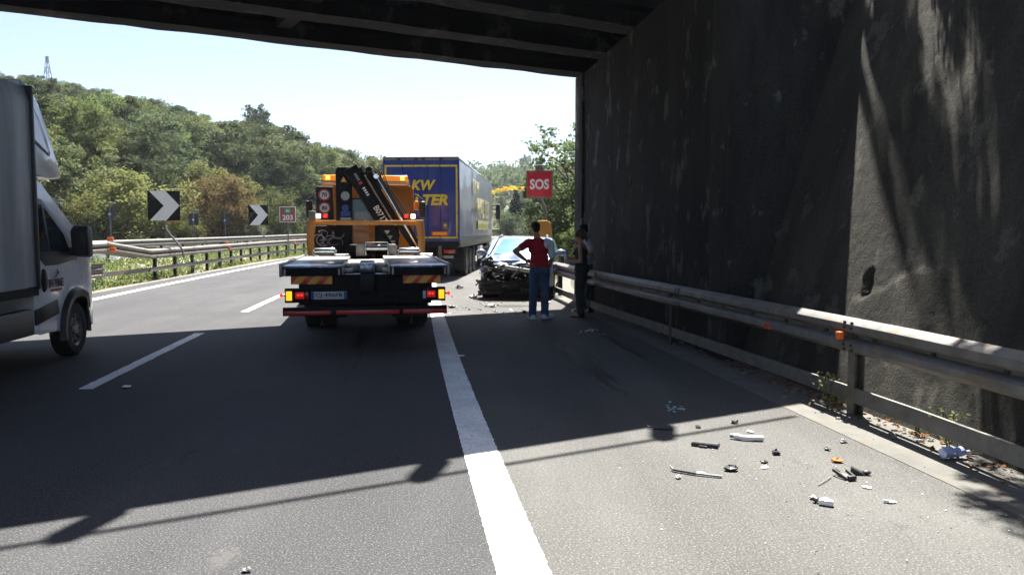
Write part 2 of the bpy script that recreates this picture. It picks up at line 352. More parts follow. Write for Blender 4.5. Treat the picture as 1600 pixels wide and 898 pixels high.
    def mesh(s, name, m=None, bevel=0., seg=2, smooth=True, ang=35, fix=True):
        me = bpy.data.meshes.new(name); me.from_pydata(s.v, [], s.f)
        if bevel or fix:
            bm = bmesh.new(); bm.from_mesh(me)
            if fix: bmesh.ops.recalc_face_normals(bm, faces=bm.faces)
            if bevel:
                es = [e for e in bm.edges if len(e.link_faces) == 2 and e.calc_face_angle(0) > R(28)]
                bmesh.ops.bevel(bm, geom=es, offset=bevel, segments=seg, profile=.5, affect='EDGES', clamp_overlap=True)
            bm.to_mesh(me); bm.free()
        if smooth:
            me.polygons.foreach_set('use_smooth', [True] * len(me.polygons)); me.set_sharp_from_angle(angle=R(ang))
        if m: me.materials.append(MATS[m] if isinstance(m, str) else m)
        return me
    def build(s, name, m, parent=None, loc=None, **k): return link(name, s.mesh(name, m, **k), parent, loc)
def link(name, me, parent=None, loc=None, rot=None):
    o = bpy.data.objects.new(name, me); COL.objects.link(o)
    if parent: o.parent = parent
    if loc is not None: o.location = loc
    if rot is not None: o.rotation_euler = rot
    return o
def tag(o, label=None, cat=None, group=None, kind=None):
    for k, v in (('label', label), ('category', cat), ('group', group), ('kind', kind)):
        if v: o[k] = v
    return o
def thing(name, label, cat, loc=(0, 0, 0), rz=0., group=None):
    o = bpy.data.objects.new(name, None); COL.objects.link(o); o.location = loc; o.rotation_euler = (0, 0, rz); o.empty_display_size = .2
    return tag(o, label, cat, group)
def copy_tree(o, parent=None):
    c = o.copy(); COL.objects.link(c)
    if parent: c.parent = parent
    for ch in list(o.children): copy_tree(ch, c)
    return c
FACE_CAM = (R(90), 0, 0)          # lettering that faces -y
def text(name, s, size, m, parent, loc, rot=FACE_CAM, width=None, bold=.02, shear=0., depth=.002, align='CENTER', lh=None):
    cu = bpy.data.curves.new(name, 'FONT'); cu.body = s; cu.size = size; cu.offset = bold * size; cu.shear = shear; cu.extrude = depth
    cu.align_x = align; cu.align_y = 'CENTER'; cu.resolution_u = 3
    o = bpy.data.objects.new(name, cu); COL.objects.link(o)
    dg = bpy.context.evaluated_depsgraph_get(); me = bpy.data.meshes.new_from_object(o.evaluated_get(dg))
    bpy.data.objects.remove(o); bpy.data.curves.remove(cu)
    me.name = name; me.materials.clear(); me.materials.append(MATS[m])
    xs = [v.co.x for v in me.vertices]; ys = [v.co.y for v in me.vertices]
    w = max(xs) - min(xs); cx = (max(xs) + min(xs)) / 2 if align == 'CENTER' else min(xs); cy = (max(ys) + min(ys)) / 2
    k = width / w if width else 1.
    kh = lh / (max(ys) - min(ys)) if lh else 1.
    for v in me.vertices: v.co.x = (v.co.x - cx) * k; v.co.y = (v.co.y - cy) * kh
    t = link(name, me, parent, loc, rot); return t
def remeshed(mb, name, m, parent, voxel=.011, smooth=3, fold=None):
    """fuse overlapping closed shapes into one continuous skin"""
    me = mb.mesh(name + '_raw', None, smooth=False); o = link(name, me)
    r = o.modifiers.new('r', 'REMESH'); r.mode = 'VOXEL'; r.voxel_size = voxel; r.use_smooth_shade = True
    s_ = o.modifiers.new('s', 'SMOOTH'); s_.factor = .5; s_.iterations = smooth
    dg = bpy.context.evaluated_depsgraph_get(); nm = bpy.data.meshes.new_from_object(o.evaluated_get(dg))
    bpy.data.objects.remove(o); bpy.data.meshes.remove(me)
    nm.name = name; nm.materials.clear(); nm.materials.append(MATS[m]); nm.polygons.foreach_set('use_smooth', [True] * len(nm.polygons))
    if fold is None: fold = .007 if name in ('polo_shirt', 't_shirt', 'white_sleeve', 'jeans', 'trousers') else 0
    if fold:      # creases in the cloth
        ns = [v.normal.copy() for v in nm.vertices]
        for v, nv in zip(nm.vertices, ns):
            c = v.co; q = noise.noise((c.x * 9 + c.z * 5, c.y * 9, c.z * 16 - c.x * 7)) + .5 * noise.noise((c.x * 24, c.y * 24, c.z * 30))
            v.co = c + nv * (fold * q)
    return link(name, nm, parent)
def struct(name, mb, m, **k): return tag(mb.build(name, m, **k), kind='structure')
def frange(a, b, st):
    n = max(1, int(round((b - a) / st))); return [a + (b - a) * i / n for i in range(n + 1)]

# ---------------------------------------------------------------- ground, road, markings
xs = sorted(set([-600, -450, -350, -280, -220, -180, -150] + list(np.arange(-130, 100, 2.5)) + [105, 115, 130, 150, 180, 220, 280, 360, 450, 600]))
ys = sorted(set([-150, -100, -60, -40] + list(np.arange(-30, 200, 2.5)) + list(np.arange(200, 300, 8)) + list(np.arange(300, 460, 15)) + [480, 520, 600, 800]))
struct('ground', MB().grid(lambda x, y: (x, y, zr(y) - .16 if -12.4 < x - S(y) < -6.5 and -30 < y < 150 else gz(x, y)), [float(x) for x in xs], [float(y) for y in ys]), 'soil', fix=False)
ROADY = frange(-30, 150, 1.5)
def strip(l0, l1, ys_, dz, nl=2):
    mb = MB(); f0 = l0 if callable(l0) else (lambda Y: l0); f1 = l1 if callable(l1) else (lambda Y: l1)
    return mb.grid(lambda y, t: (S(y) + f0(y) + (f1(y) - f0(y)) * t, y, zr(y) + dz), ys_, [i / (nl - 1) for i in range(nl)])
shoulder_w = lambda Y: 2.95 if Y < 20 else 2.95 + 1.9 * sm(20, 34, Y) - 1.5 * sm(44, 60, Y)
struct('road', strip(-8.75, .10, ROADY, 0.0, 6), 'asphalt', fix=False)
struct('hard_shoulder', strip(.10, shoulder_w, ROADY, 0.0005, 4), 'shoulder_asphalt', fix=False)
struct('concrete_gutter', strip(lambda Y: shoulder_w(Y) - .02, lambda Y: shoulder_w(Y) + .85, frange(-10, 60, 1.), .0045), 'concrete_strip', fix=False)
struct('opposite_road', strip(-24.2, -13.6, frange(-30, 150, 2), .36, 4), 'asphalt', fix=False)
struct('median_soil', MB().grid(lambda y, t: (S(y) - 9.2 - 4.3 * t, y, gz(S(y) - 9.2 - 4.3 * t, y) + .012), frange(-28, 140, 1.5), frange(0, 1, .2)), 'gravel_soil', fix=False)
struct('verge', strip(-9.25, -8.75, frange(-10, 130, 1.), .006), 'gravel_soil', fix=False)
def stain(px, py, rx, ry, rz, m, name='road_stain'):
    x, y = G(px, py); mb = MB(); n = 40
    mb.add([(math.cos(2 * math.pi * i / n), math.sin(2 * math.pi * i / n), 0) for i in range(n)], [tuple(range(n))])
    o = struct(name, mb, m, fix=False); o.location = (x, y, .0042); o.scale = (rx, ry, 1); o.rotation_euler = (0, 0, rz)
for px, py, rx, ry, rz, m in ((965, 535, .10, 2.2, .12, 'stain_dark'), (905, 560, .30, 2.6, .12, 'stain_dark'), (800, 478, .9, .35, 0, 'stain_dark'), (1240, 838, .15, .07, .5, 'stain_pale'), (350, 872, .11, .20, .1, 'stain_pale'), (560, 540, .14, 3.2, .14, 'stain_dark')):
    stain(px, py, rx, ry, rz, m)
random.seed(5)
def ragged(l0, l1, y0, y1, st, dz, j0=.003, j1=.005):
    """a painted line whose edges are slightly worn and uneven"""
    mb = MB(); Y = frange(y0, y1, st)
    a = [l0 + random.uniform(-j0, j0) for _ in Y]; b = [l1 + random.uniform(-j1, j1) for _ in Y]
    k = len(Y); vs = [(S(y) + a[i], y, zr(y) + dz) for i, y in enumerate(Y)] + [(S(y) + b[i], y, zr(y) + dz) for i, y in enumerate(Y)]
    return mb.add(vs, [(i, k + i, k + i + 1, i + 1) for i in range(k - 1)])
mbl = ragged(-.125, .135, -4, 22, .03, .0045); mbl.add(*(lambda m: (m.v, m.f))(ragged(-.125, .125, 22, 140, 1.0, .0045)))
struct('shoulder_line', mbl, 'road_paint', fix=False)
struct('left_edge_line', ragged(-8.13, -7.90, -10, 140, .5, .0045), 'road_paint', fix=False)
dl = []
for y0 in (8.05, 15.8, 23.6, 31.4, 39.2, 47, 54.8, 62.6, 70.4, 78.2, 86):
    dl.append(struct('lane_dash', ragged(-3.90, -3.75, y0, y0 + 4.45, .12, .0045, .006, .006), 'road_paint', fix=False))
dl.append(struct('lane_dash', ragged(-3.90, -3.75, .3, 4.8, .12, .0045, .006, .006), 'road_paint', fix=False))
# ---------------------------------------------------------------- bridge, abutment, wing wall
ZB = 5.15; BRZ = math.atan2(.495, .869)
bridge = thing('road_bridge', 'dark sooty concrete girder bridge spanning the motorway overhead on a skew', 'bridge', (1.53, 18.8, 0), BRZ)
random.seed(2)
def girder(y, w, z0, z1, x0, x1):
    mb = MB(); X = frange(x0, x1, .5)
    prof = [(-w / 2, z0), (w / 2, z0), (w / 2, z0 + .26), (.11, z0 + .42), (.11, z1), (-.11, z1), (-.11, z0 + .42), (-w / 2, z0 + .26)]
    vs = []
    for x in X:
        j = [random.uniform(-.012, .012) for _ in range(4)]
        if random.random() < .05: j[0] += .05; j[1] += .04
        vs += [(x, y + p[0], p[1] + (j[i] if i < 2 else 0)) for i, p in enumerate(prof)]
    n = len(prof); k = len(X)
    fs = [(i * n + j, (i + 1) * n + j, (i + 1) * n + (j + 1) % n, i * n + (j + 1) % n) for i in range(k - 1) for j in range(n)]
    fs += [tuple(range(n)), tuple(range(k * n - 1, (k - 1) * n - 1, -1))]
    return mb.add(vs, fs)
GY = [-.28, -2.18, -4.08, -5.98, -7.88]
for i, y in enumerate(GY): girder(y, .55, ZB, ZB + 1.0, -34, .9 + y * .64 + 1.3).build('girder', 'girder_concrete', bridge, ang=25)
for x in (-27.5, -20.5, -13.4, -6.9):
    for a, b in zip(GY[1:], GY[:-1]):
        MB().bb(x - .13, x + .13, a + .12, b - .12, ZB + .16, ZB + 1.0).build('diaphragm', 'girder_concrete', bridge)
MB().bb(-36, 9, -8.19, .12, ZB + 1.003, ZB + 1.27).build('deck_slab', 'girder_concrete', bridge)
for y0, y1 in ((-8.07, -7.75), (-.30, .10)):
    MB().bb(-35.9, 8.9 if y1 > 0 else 5.85, y0, y1, ZB + 1.273, ZB + 1.60).build('kerb', 'girder_concrete', bridge, bevel=.02)
# near parapet: posts at the spacing their shadows show
inv = bridge.matrix_basis.inverted() if False else Matrix.Translation((1.53, 18.8, 0)) @ Matrix.Rotation(BRZ, 4, 'Z')
inv = inv.inverted()
post_me = MB().box((0, 0, .46), (.15, .17, .92)).mesh('railing_post', 'girder_concrete', bevel=.015)
x_first = (inv @ Vector((-1.67, 7.6, 0))).x
for side in (-8.05, -.08):
    for k in range(-13, 4):
        x = x_first + k * 2.05
        if x < -34 or x > 5: continue
        link('railing_post', post_me, bridge, (x, side, ZB + 1.60))
    MB().tube([(x_first - 26, side, ZB + 2.50), (x_first + 5.6, side, ZB + 2.50)], .03, 8).build('handrail', 'galvanised', bridge)
E_ = Vector((.869, .495, 0)); WD = Vector((-.1276, .9918, 0)); WN = Vector((-.9918, -.1276, 0))   # wall runs along WD, faces WN
wall = thing('abutment_wall', 'tall soot-blackened concrete abutment wall under the bridge behind the crash barrier', 'wall', (1.53, 18.8, 0), math.atan2(-WD.x, WD.y))
# local: y along the wall away from the camera, -x towards the road
LA = 9.1
mb = MB(); ysw = frange(-LA, 0, .12); zsw = frange(-.4, ZB - .02, .15)
def face(y, z):
    w = noise.noise((y * 1.3, z * .5, 2)) * .02 + noise.noise((y * 7, z * 7, 5)) * .006
    return (w, y, z)
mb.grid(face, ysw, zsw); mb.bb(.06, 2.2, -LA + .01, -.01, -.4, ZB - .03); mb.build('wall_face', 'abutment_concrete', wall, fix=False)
for y0, y1, d in ((-LA - .012, -LA + .62, .055), (-.75, .012, .06)):
    MB().bb(-d, .5 if y0 > -2 else 2.22, y0, y1, -.4, ZB - .012).build('pilaster', 'pilaster_concrete', wall, bevel=.02)
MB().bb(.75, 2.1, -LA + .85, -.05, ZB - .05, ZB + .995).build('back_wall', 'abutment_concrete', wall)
MB().bb(-.01, .4, -.70, -.05, ZB - .4, ZB - .006).build('bearing_seat', 'abutment_concrete', wall, bevel=.02) if False else None
WB = .30
wing = thing('wing_wall', 'rough leaning concrete retaining wall with dappled sun beside the near crash barrier', 'wall', (1.53, 18.8, 0), math.atan2(-WD.x, WD.y))
def wface(y, z):
    h = noise.noise((y * 9, z * 9, 1)) * .004 + noise.noise((y * 22, z * 22, 4)) * .0035 + noise.noise((y * 2.1, z * 1.0, 7)) * .010 + noise.noise((y * 45, z * 45, 9)) * .003
    # a broken-out hole and a ledge of spalled render
    dy, dz = y + LA + 2.19, z - 1.10
    hole = max(0, 1 - ((dy + .03 * noise.noise((z * 9, 2, 2))) / .085) ** 2 - (dz / .15) ** 2); h -= -.06 * min(1, hole * 2.5)
    e = z - (.98 + .35 * sm(-.2, .9, -dy) * 1.0 + .06 * noise.noise((y * 6, 3, 1)))
    if -1.2 < dy < .15: h -= .03 * sm(0, .05, -e) * sm(-1.2, -.9, dy)
    return (.13 + WB * max(z, -.4) + h, y, z)
mb = MB().grid(wface, frange(-LA - 16, -LA - 7.6, .25), frange(-.4, 4.6, .2)); mb.grid(wface, frange(-LA - 7.6, -LA + .05, .035), frange(-.1, 4.8, .035))
mb.build('wall_face', 'wing_concrete', wing, fix=False, ang=80)
mb = MB(); mb.prism([(1.60, 4.79), (2.0, 4.79), (2.0, -.4), (.30, -.4)], -LA - 16, -LA - .1, 'y'); mb.build('wall_body', 'wing_concrete', wing)
MB().bb(1.56, 1.85, -LA - 16, -LA - .1, 4.795, 4.93).build('coping', 'wing_concrete', wing, bevel=.02)
# embankment behind the walls and the far (left) abutment, out of frame but there
emb = MB()
def wp(a, y, z): p = Vector((1.53, 18.8, 0)) + WD * y - WN * a; return (p.x, p.y, z)
emb.add([wp(2.0, -26, 4.75), wp(2.0, .2, 4.75), wp(40, 3, 6.2), wp(40, -30, 6.2), wp(40, 18, .2), wp(2.2, 5.5, -.2), wp(2.0, .2, -.3)],
        [(0, 1, 2, 3), (1, 6, 5), (1, 5, 4, 2)])
struct('embankment', emb, 'soil')
lw = thing('abutment_wall', 'concrete abutment at the far left end of the bridge beyond the opposite carriageway', 'wall', tuple(Vector((1.53, 18.8, 0)) + E_ * -34.5), BRZ)
MB().bb(-2, -.02, -8.4, .2, -.5, ZB + .99).build('wall_face', 'abutment_concrete', lw)

# ---------------------------------------------------------------- crash barriers
WB_PROF = [(0, .155), (.012, .148), (.055, .125), (.078, .105), (.078, .055), (.055, .03), (.004, .012), (.004, -.012), (.055, -.03), (.078, -.055), (.078, -.105), (.055, -.125), (.012, -.148), (0, -.155)]
def thick(prof, t=.004): return prof + [(o - t, z) for o, z in reversed(prof)]
RUB = [(0, .065), (.03, .065), (.03, -.065), (0, -.065)]
def plen(path):
    d = [0.]
    for a, b in zip(path[:-1], path[1:]): d.append(d[-1] + (Vector(b) - Vector(a)).length)
    return d
def at(path, dist, d):
    for i in range(len(path) - 1):
        if d <= dist[i + 1] or i == len(path) - 2:
            t = (d - dist[i]) / (dist[i + 1] - dist[i]); return Vector(path[i]).lerp(Vector(path[i + 1]), t)
def smooth_path(pts, st=1.0):
    """Catmull-Rom through the measured points"""
    P = [Vector(p) for p in pts]; P = [P[0] * 2 - P[1]] + P + [P[-1] * 2 - P[-2]]; out = []
    for i in range(1, len(P) - 2):
        n = max(2, int((P[i + 1] - P[i]).length / st))
        for k in range(n):
            t = k / n; a, b, c, d = P[i - 1:i + 3]
            out.append(.5 * ((2 * b) + (c - a) * t + (2 * a - 5 * b + 4 * c - d) * t * t + (3 * b - a - 3 * c + d) * t ** 3))
    return out + [P[-2]]
def seg_path(path, dist, a, b, st=.5):
    return [at(path, dist, d) for d in frange(a, b, st)]
bolt_me = None
def barrier(name, label, pts, side, top=.86, post_step=2.25, seg=4.5, rub=.2, post_h=None, mat_='galvanised', setback=.2, first=.6, group=None, parent=None, posts=True, bolts=True, prof=WB_PROF, smooth=True, postw=.1, post_mat='post_steel'):
    """pts: foot line below the beam's face; side +1 = the traffic is to the left of travel"""
    global bolt_me
    t = parent or thing(name, label, 'crash barrier', tuple(pts[0]), group=group)
    o = Vector(t.location); path = smooth_path([Vector(p) - o for p in pts]) if smooth else [Vector(p) - o for p in pts]
    dist = plen(path); Ltot = dist[-1]; zc = top - .155
    pr = thick([(q * side, z + zc) for q, z in prof])
    d = 0.; k = 0
    while d < Ltot - .3:
        e = min(d + seg, Ltot); p = seg_path(path, dist, d, min(e + .12, Ltot), .75)
        off = .006 * (k % 2)
        MB().sweep([(a + off * side, z) for a, z in pr], p, True).build('beam', mat_, t, ang=30)
        d = e; k += 1
    if rub:
        d = 0.
        while d < Ltot - .3:
            e = min(d + seg, Ltot)
            MB().sweep([(a * side, z + rub) for a, z in RUB], seg_path(path, dist, d, e, .75), True).build('rub_rail', mat_, t)
            d = e
    if posts:
        d = first
        while d < Ltot:
            p = at(path, dist, d); q = at(path, dist, min(d + .1, Ltot)); r = at(path, dist, max(d - .1, 0)); v = (q - r); v.z = 0; v.normalize(); l = Vector((-v.y, v.x, 0)) * side
            rz = math.atan2(v.y, v.x)
            if posts is True or p.y + o.y < posts:
                mb = MB(); hh = top - .02; b = p - l * setback
                M = Matrix.Rotation(rz, 3, 'Z')
                for dx in (-.045, .045): mb.box(b + Vector((0, 0, hh / 2 - .1)) + v * dx * 0 + l * dx, (postw, .008, hh + .2), M)
                mb.box(b + Vector((0, 0, hh / 2 - .1)) + v * (postw / 2), (.008, .082, hh + .2), M)
                po = mb.build('post', post_mat, t, smooth=False)
                mb = MB(); mb.box(b + l * (setback / 2 + .02) + Vector((0, 0, zc)), (.09, setback - .1, .24), M); mb.build('spacer', 'post_steel', po, smooth=False)
                if rub: MB().box(b + l * (setback / 2) + Vector((0, 0, rub)), (.05, setback - .02, .09), M).build('bracket', 'post_steel', po, smooth=False)
            d += post_step
    if bolts:
        mb = MB(); d = seg
        while d < min(Ltot, 24):      # splice bolts where two beams overlap
            p = at(path, dist, d); q = at(path, dist, min(d + .1, Ltot)); r = at(path, dist, max(d - .1, 0)); v = (q - r); v.z = 0; v.normalize(); l = Vector((-v.y, v.x, 0)) * side
            for dd in (-.02, .09):
                for o_, zz in ((.074, .118), (.080, .075), (.080, -.075), (.074, -.118)): c_ = p + v * dd + l * o_ + Vector((0, 0, zc + zz)); mb.cyl(c_, c_ + l * .016, .014, 8)
            d += seg
        d = .35
        while d < min(Ltot, 60):
            p = at(path, dist, d); q = at(path, dist, min(d + .1, Ltot)); r = at(path, dist, max(d - .1, 0)); v = (q - r); v.z = 0; v.normalize(); l = Vector((-v.y, v.x, 0)) * side
            mb.box(p + l * .012 + Vector((0, 0, zc)), (.045, .022, .03), Matrix.Rotation(math.atan2(v.y, v.x), 3, 'Z'))
            d += .75
        tag(mb.build('bolts', 'bolt_steel', t, smooth=False), kind='stuff')
    return t, path, dist
def zp(x, y): return (x, y, zr(y))
rp_ = [zp(3.9, -1.2), zp(3.25, 4.9), zp(2.99, 6.95), zp(2.32, 11), zp(1.62, 15), zp(1.08, 19.3), zp(.95, 23), zp(1.15, 27), zp(1.35, 31)]
rb, rpath, rdist = barrier('crash_barrier', 'steel crash barrier along the right wall with orange reflector and spray marks', [rp_[0]] + rp_[1:5] + [rp_[5]], 1, top=.86, first=3.75, post_step=4.4, rub=.19, setback=.015, seg=4.05, post_mat='galvanised_old')
for c_ in rb.children:
    if c_.name.startswith('post') and not 6 < c_.data.vertices[0].co.y + rb.location.y < 8: c_.data.materials[0] = MATS['post_steel']  # sun and shade put into post colour: near one paler, the rest darker
def rail_at_y(y):
    o = Vector(rb.location)
    for a, b in zip(rpath[:-1], rpath[1:]):
        if a.y + o.y <= y <= b.y + o.y:
            v = (b - a); v.z = 0; v.normalize(); t = (y - o.y - a.y) / (b.y - a.y); p = a.lerp(b, t); return p, v, Vector((-v.y, v.x, 0))
# extra beam bolts, orange reflector, spray crosses
p, v, l = rail_at_y(6.98); M = Matrix.Rotation(math.atan2(v.y, v.x), 3, 'Z')
MB().box(p + l * .10 + Vector((0, 0, .70)), (.065, .05, .07), M).build('reflector', 'reflector_orange', rb, bevel=.008)
for y, sz in ((8.35, .15), (11.9, .17)):
    p, v, l = rail_at_y(y); mb = MB()
    for a, b in ((-.5, .5), (.5, -.5)):
        q0 = p + l * .0835 + v * a * sz + Vector((0, 0, .635)); q1 = p + l * .0835 - v * a * sz + Vector((0, 0, .618 - .0))
        mb.bar(p + l * .082 + v * (-.5 * sz) + Vector((0, 0, .645 - .05 * (a > 0))), p + l * .082 + v * .5 * sz + Vector((0, 0, .595 + .05 * (a > 0))), .004, .022)
    mb.box(p + l * .082 + v * .02 + Vector((0, 0, .62)), (.09, .004, .06), Matrix.Rotation(math.atan2(v.y, v.x), 3, 'Z'))
    mb.build('spray_mark', 'spray_orange', rb, smooth=False)
barrier('crash_barrier', 'steel crash barrier running on beyond the bridge behind the wrecked car', [zp(1.08, 19.42), zp(.98, 23), zp(1.1, 26), zp(1.0, 31), zp(.6, 38), zp(.5, 46), zp(.7, 54), zp(1.6, 64)], 1, top=.84, rub=.2, setback=.16, bolts=False)
def lpath(lat, y0, y1, st=5, z=None): return [(S(y) + lat(y), y, (zr(y) if z is None else gz(S(y) + lat(y), y)) - .02) for y in frange(y0, y1, st)]
nl = lambda Y: -8.95 - .5 * sm(27, 50, Y)
lb, lp_, ld_ = barrier('crash_barrier', 'dark-posted steel crash barrier with a kinked end along the grass median', lpath(nl, 25.2, 75), -1, top=1.05, post_step=2.05, first=1.0, rub=.40, setback=.16, mat_='galvanised_old', postw=.14)
barrier('crash_barrier', 'far left crash barrier following the bend beyond the blue lorry', lpath(nl, 75.3, 135), -1, top=1.0, post_step=2.2, rub=.42, setback=.16, mat_='galvanised_old', bolts=False, postw=.14)
# kinked transition: the beam lifts away from the median barrier and doubles back to the left
k0 = Vector(lb.location); tz = Vector((0, 0, 0))
kx1, kz1 = A(168, 377.6, 22.3); kx2, kz2 = A(100, 381, 19.6)
kt = thing('crash_barrier', 'bent raised end piece of the median barrier with two orange reflectors', 'crash barrier', (k0.x, k0.y, 0))
base = k0
pa = [Vector((0, .05, 1.05 - .155 + k0.z)), Vector((kx1 - k0.x, 22.3 - k0.y, kz1 - .155)), Vector((kx2 - k0.x, 19.6 - k0.y, kz2 - .155))]
prk = thick([(q, z) for q, z in WB_PROF])
for a, b in zip(pa[:-1], pa[1:]):
    MB().sweep(prk, [a, a.lerp(b, .5), b], True).build('beam', 'galvanised_old', kt, ang=30)
off = Vector((-.55, .2, .0))
MB().sweep(prk, [pa[0] + off, pa[1] + off, pa[2] + off], True).build('rear_beam', 'galvanised', kt, ang=30)
mb = MB(); mb.box(pa[1] + Vector((.11, -.05, .22)), (.17, .05, .11)); mb.build('reflector', 'reflector_orange', kt, bevel=.01)
mb = MB(); mb.box(pa[1] + Vector((.16, -.04, -.07)), (.17, .05, .12)); mb.build('reflector', 'reflector_orange', kt, bevel=.01)
for q in (pa[2].lerp(pa[1], .35),):
    MB().box((q.x - .12, q.y + .12, q.z / 2 - .15), (.13, .09, q.z + .1)).build('post', 'post_steel', kt, smooth=False)
MB().sweep([(a * -1, z + .40 + k0.z) for a, z in RUB], [Vector((0, .05, 0)), Vector((.0, -2.5, 0)), Vector((.25, -6, 0))], True).build('rub_rail', 'galvanised_old', kt)
ex, ez = A(165, 411, 22.0)
et = thing('crash_barrier', 'cut-off lower beam end beside the white van on the median', 'crash barrier', (ex, 22.0, 0))
MB().sweep([(-q, z + ez - .155) for q, z in WB_PROF] + [(-q + .004, z + ez - .155) for q, z in reversed(WB_PROF)], [Vector((0, 0, 0)), Vector((.12, -2, 0)), Vector((.3, -4.5, 0)), Vector((.5, -7, 0))], True).build('beam', 'galvanised_old', et, ang=30)
for yy in (-1.6, -4.5): MB().box((-.12 - yy * .06, yy, ez / 2 - .1), (.13, .1, ez + .3)).build('post', 'post_steel', et, smooth=False)
for d in (9.8, 24.5):     # orange reflectors on the median barrier
    p = at(lp_, ld_, d)
    MB().box(p + Vector((.11, -.03, .86)), (.13, .06, .13)).build('reflector', 'reflector_orange', lb, bevel=.01)
    MB().box(p + Vector((.02, -.02, 1.10)), (.11, .06, .09)).build('reflector', 'reflector_orange', lb, bevel=.01)
barrier('crash_barrier', 'pale double-rail barrier on the far side of the grass median', lpath(lambda Y: -12.7, 16, 110, z=1), -1, top=.95, rub=0, post_step=3., setback=.16, bolts=False)
farb, _, _ = barrier('crash_barrier', 'pale steel barrier beyond the opposite carriageway below the trees', lpath(lambda Y: -24.6, 24, 120, z=1), -1, top=1.15, rub=0, post_step=3., setback=.16, bolts=False)
# ---------------------------------------------------------------- signs
def chevron(px, py, Y, w, h, label, rail_x=None, rail_z=1.0, rz=0.):
    x, z = A(px, py, Y)
    t = thing('chevron_sign', label, 'road sign', (x, Y, z), rz, 'chevron signs round the bend')
    MB().bb(-w / 2, w / 2, .0, .02, -h / 2, h / 2).build('panel', 'sign_black', t, bevel=.004)
    a = h / 2 - .002
    poly = [(-w * .44, a), (w * .06, a), (w * .49, 0), (w * .06, -a), (-w * .44, -a), (-w * .0, 0)]
    MB().prism(poly, -.004, -.001, 'y').build('chevron', 'sign_white', t, smooth=False)
    if rail_x is not None:
        MB().tube([(.0, .05, -h / 2 + .3), (.0, .05, -h / 2 - .18), (.08, .05, -h / 2 - .38), (rail_x - .12, .03, -h / 2 - .85), (rail_x, .02, -h / 2 - 1.02), (rail_x + .03, .02, rail_z - z - .35)], .035, 10).build('pole', 'galvanised', t)
    else:
        MB().tube([(0, .05, h / 2 - .1), (0, .05, zr(Y) - z)], .035).build('pole', 'galvanised', t)
    return t
chevron(256, 321.5, 27.6, 1.12, 1.02, 'large black and white chevron sign on a bent pole at the median barrier', .60, 1.02)
chevron(403.5, 336, 45.5, 1.12, 1.14, 'second black and white chevron sign farther along the median, bent pole', .62, 1.0)
def at_px_lat(px, lat):
    Y = 60.
    for _ in range(4000):
        if 800 + FPX * (S(Y) + lat) / Y >= px: break
        Y += .05
    return Y
for px, py, lb_ in ((794, 351, 'left one of two small far chevron signs past the blue lorry'), (824, 351, 'right one of two small far chevron signs past the blue lorry')):
    Y = at_px_lat(px, -9.6); chevron(px, py, Y, 14 * Y / FPX, 14.5 * Y / FPX, lb_)
# kilometre sign
x, z = A(449.5, 335, 49.); t = thing('kilometre_sign', 'brown kilometre sign reading 203 under a green motorway badge', 'road sign', (x, 49., z))
s_ = 49. / FPX
MB().bb(-12.7 * s_, 12.7 * s_, 0, .02, -12 * s_, 12 * s_).build('panel', 'sign_white', t, bevel=.004)
MB().bb(-11.8 * s_, 11.8 * s_, -.005, .0, -11.2 * s_, 11.2 * s_).build('panel_face', 'sign_brown', t, smooth=False)
hx = [(math.cos(R(60 * i)) * 5.3 * s_, 5.6 * s_ + math.sin(R(60 * i)) * 4.6 * s_) for i in range(6)]
MB().prism(hx, -.010, -.006, 'y').build('badge', 'sign_green', t, smooth=False)
text('lettering', 'A1', .2, 'sign_white', t, (0, -.012, 5.6 * s_), width=5 * s_, lh=4.4 * s_)
text('lettering', '203', .3, 'sign_white', t, (0, -.008, -4.8 * s_), width=16 * s_, lh=8 * s_, bold=.02)
MB().tube([(0, .05, 10 * s_), (0, .05, gz(x, 49.) - z)], .035).build('pole', 'galvanised', t)
# backs of lamp-topped signs for the other carriageway
for i, (px, pt, pb, w, ylamp, lb_) in enumerate(((92, 318, 340, 6, 314, 'thin lamp-topped sign seen from behind just right of the van cab'), (173, 323, 345, 11, 318, 'slim dark sign back with a lamp left of the big chevron'),
        (303, 334, 352, 15, 329, 'dark square sign back with lamp right of the big chevron'), (352, 336, 352, 15, 332, 'dark square sign back with lamp before the brown shrub'),
        (434, 338, 352, 10, 333, 'half hidden sign back with lamp left of the kilometre sign'), (467, 338, 353, 12, 335, 'dark sign back with lamp right of the kilometre sign'))):
    Y = (44., 46., 52., 60., 72., 78.)[i]; k = Y / FPX; x, z = A(px, (pt + pb) / 2, Y); hh = (pb - pt) * k
    t = thing('lit_sign', lb_, 'road sign', (x, Y, z), group='backs of lamp-topped signs on the other carriageway')
    MB().bb(-w * k / 2, w * k / 2, 0, .03, -hh / 2, hh / 2).build('panel', 'sign_back', t, bevel=.005)
    MB().tube([(0, -.06, hh / 2 + (pt - ylamp) * k - .02), (0, -.06, gz(x, Y) - z)], .04, 8).build('pole', 'galvanised', t)
    MB().box((.12, -.06, hh / 2 + (pt - ylamp) * k), (.42, .12, .10)).build('lamp_head', 'galvanised', t, bevel=.02)
    MB().cyl((0, -.10, -.02), (0, -.11, -.02), .07, 12).build('clamp', 'sign_white', t)
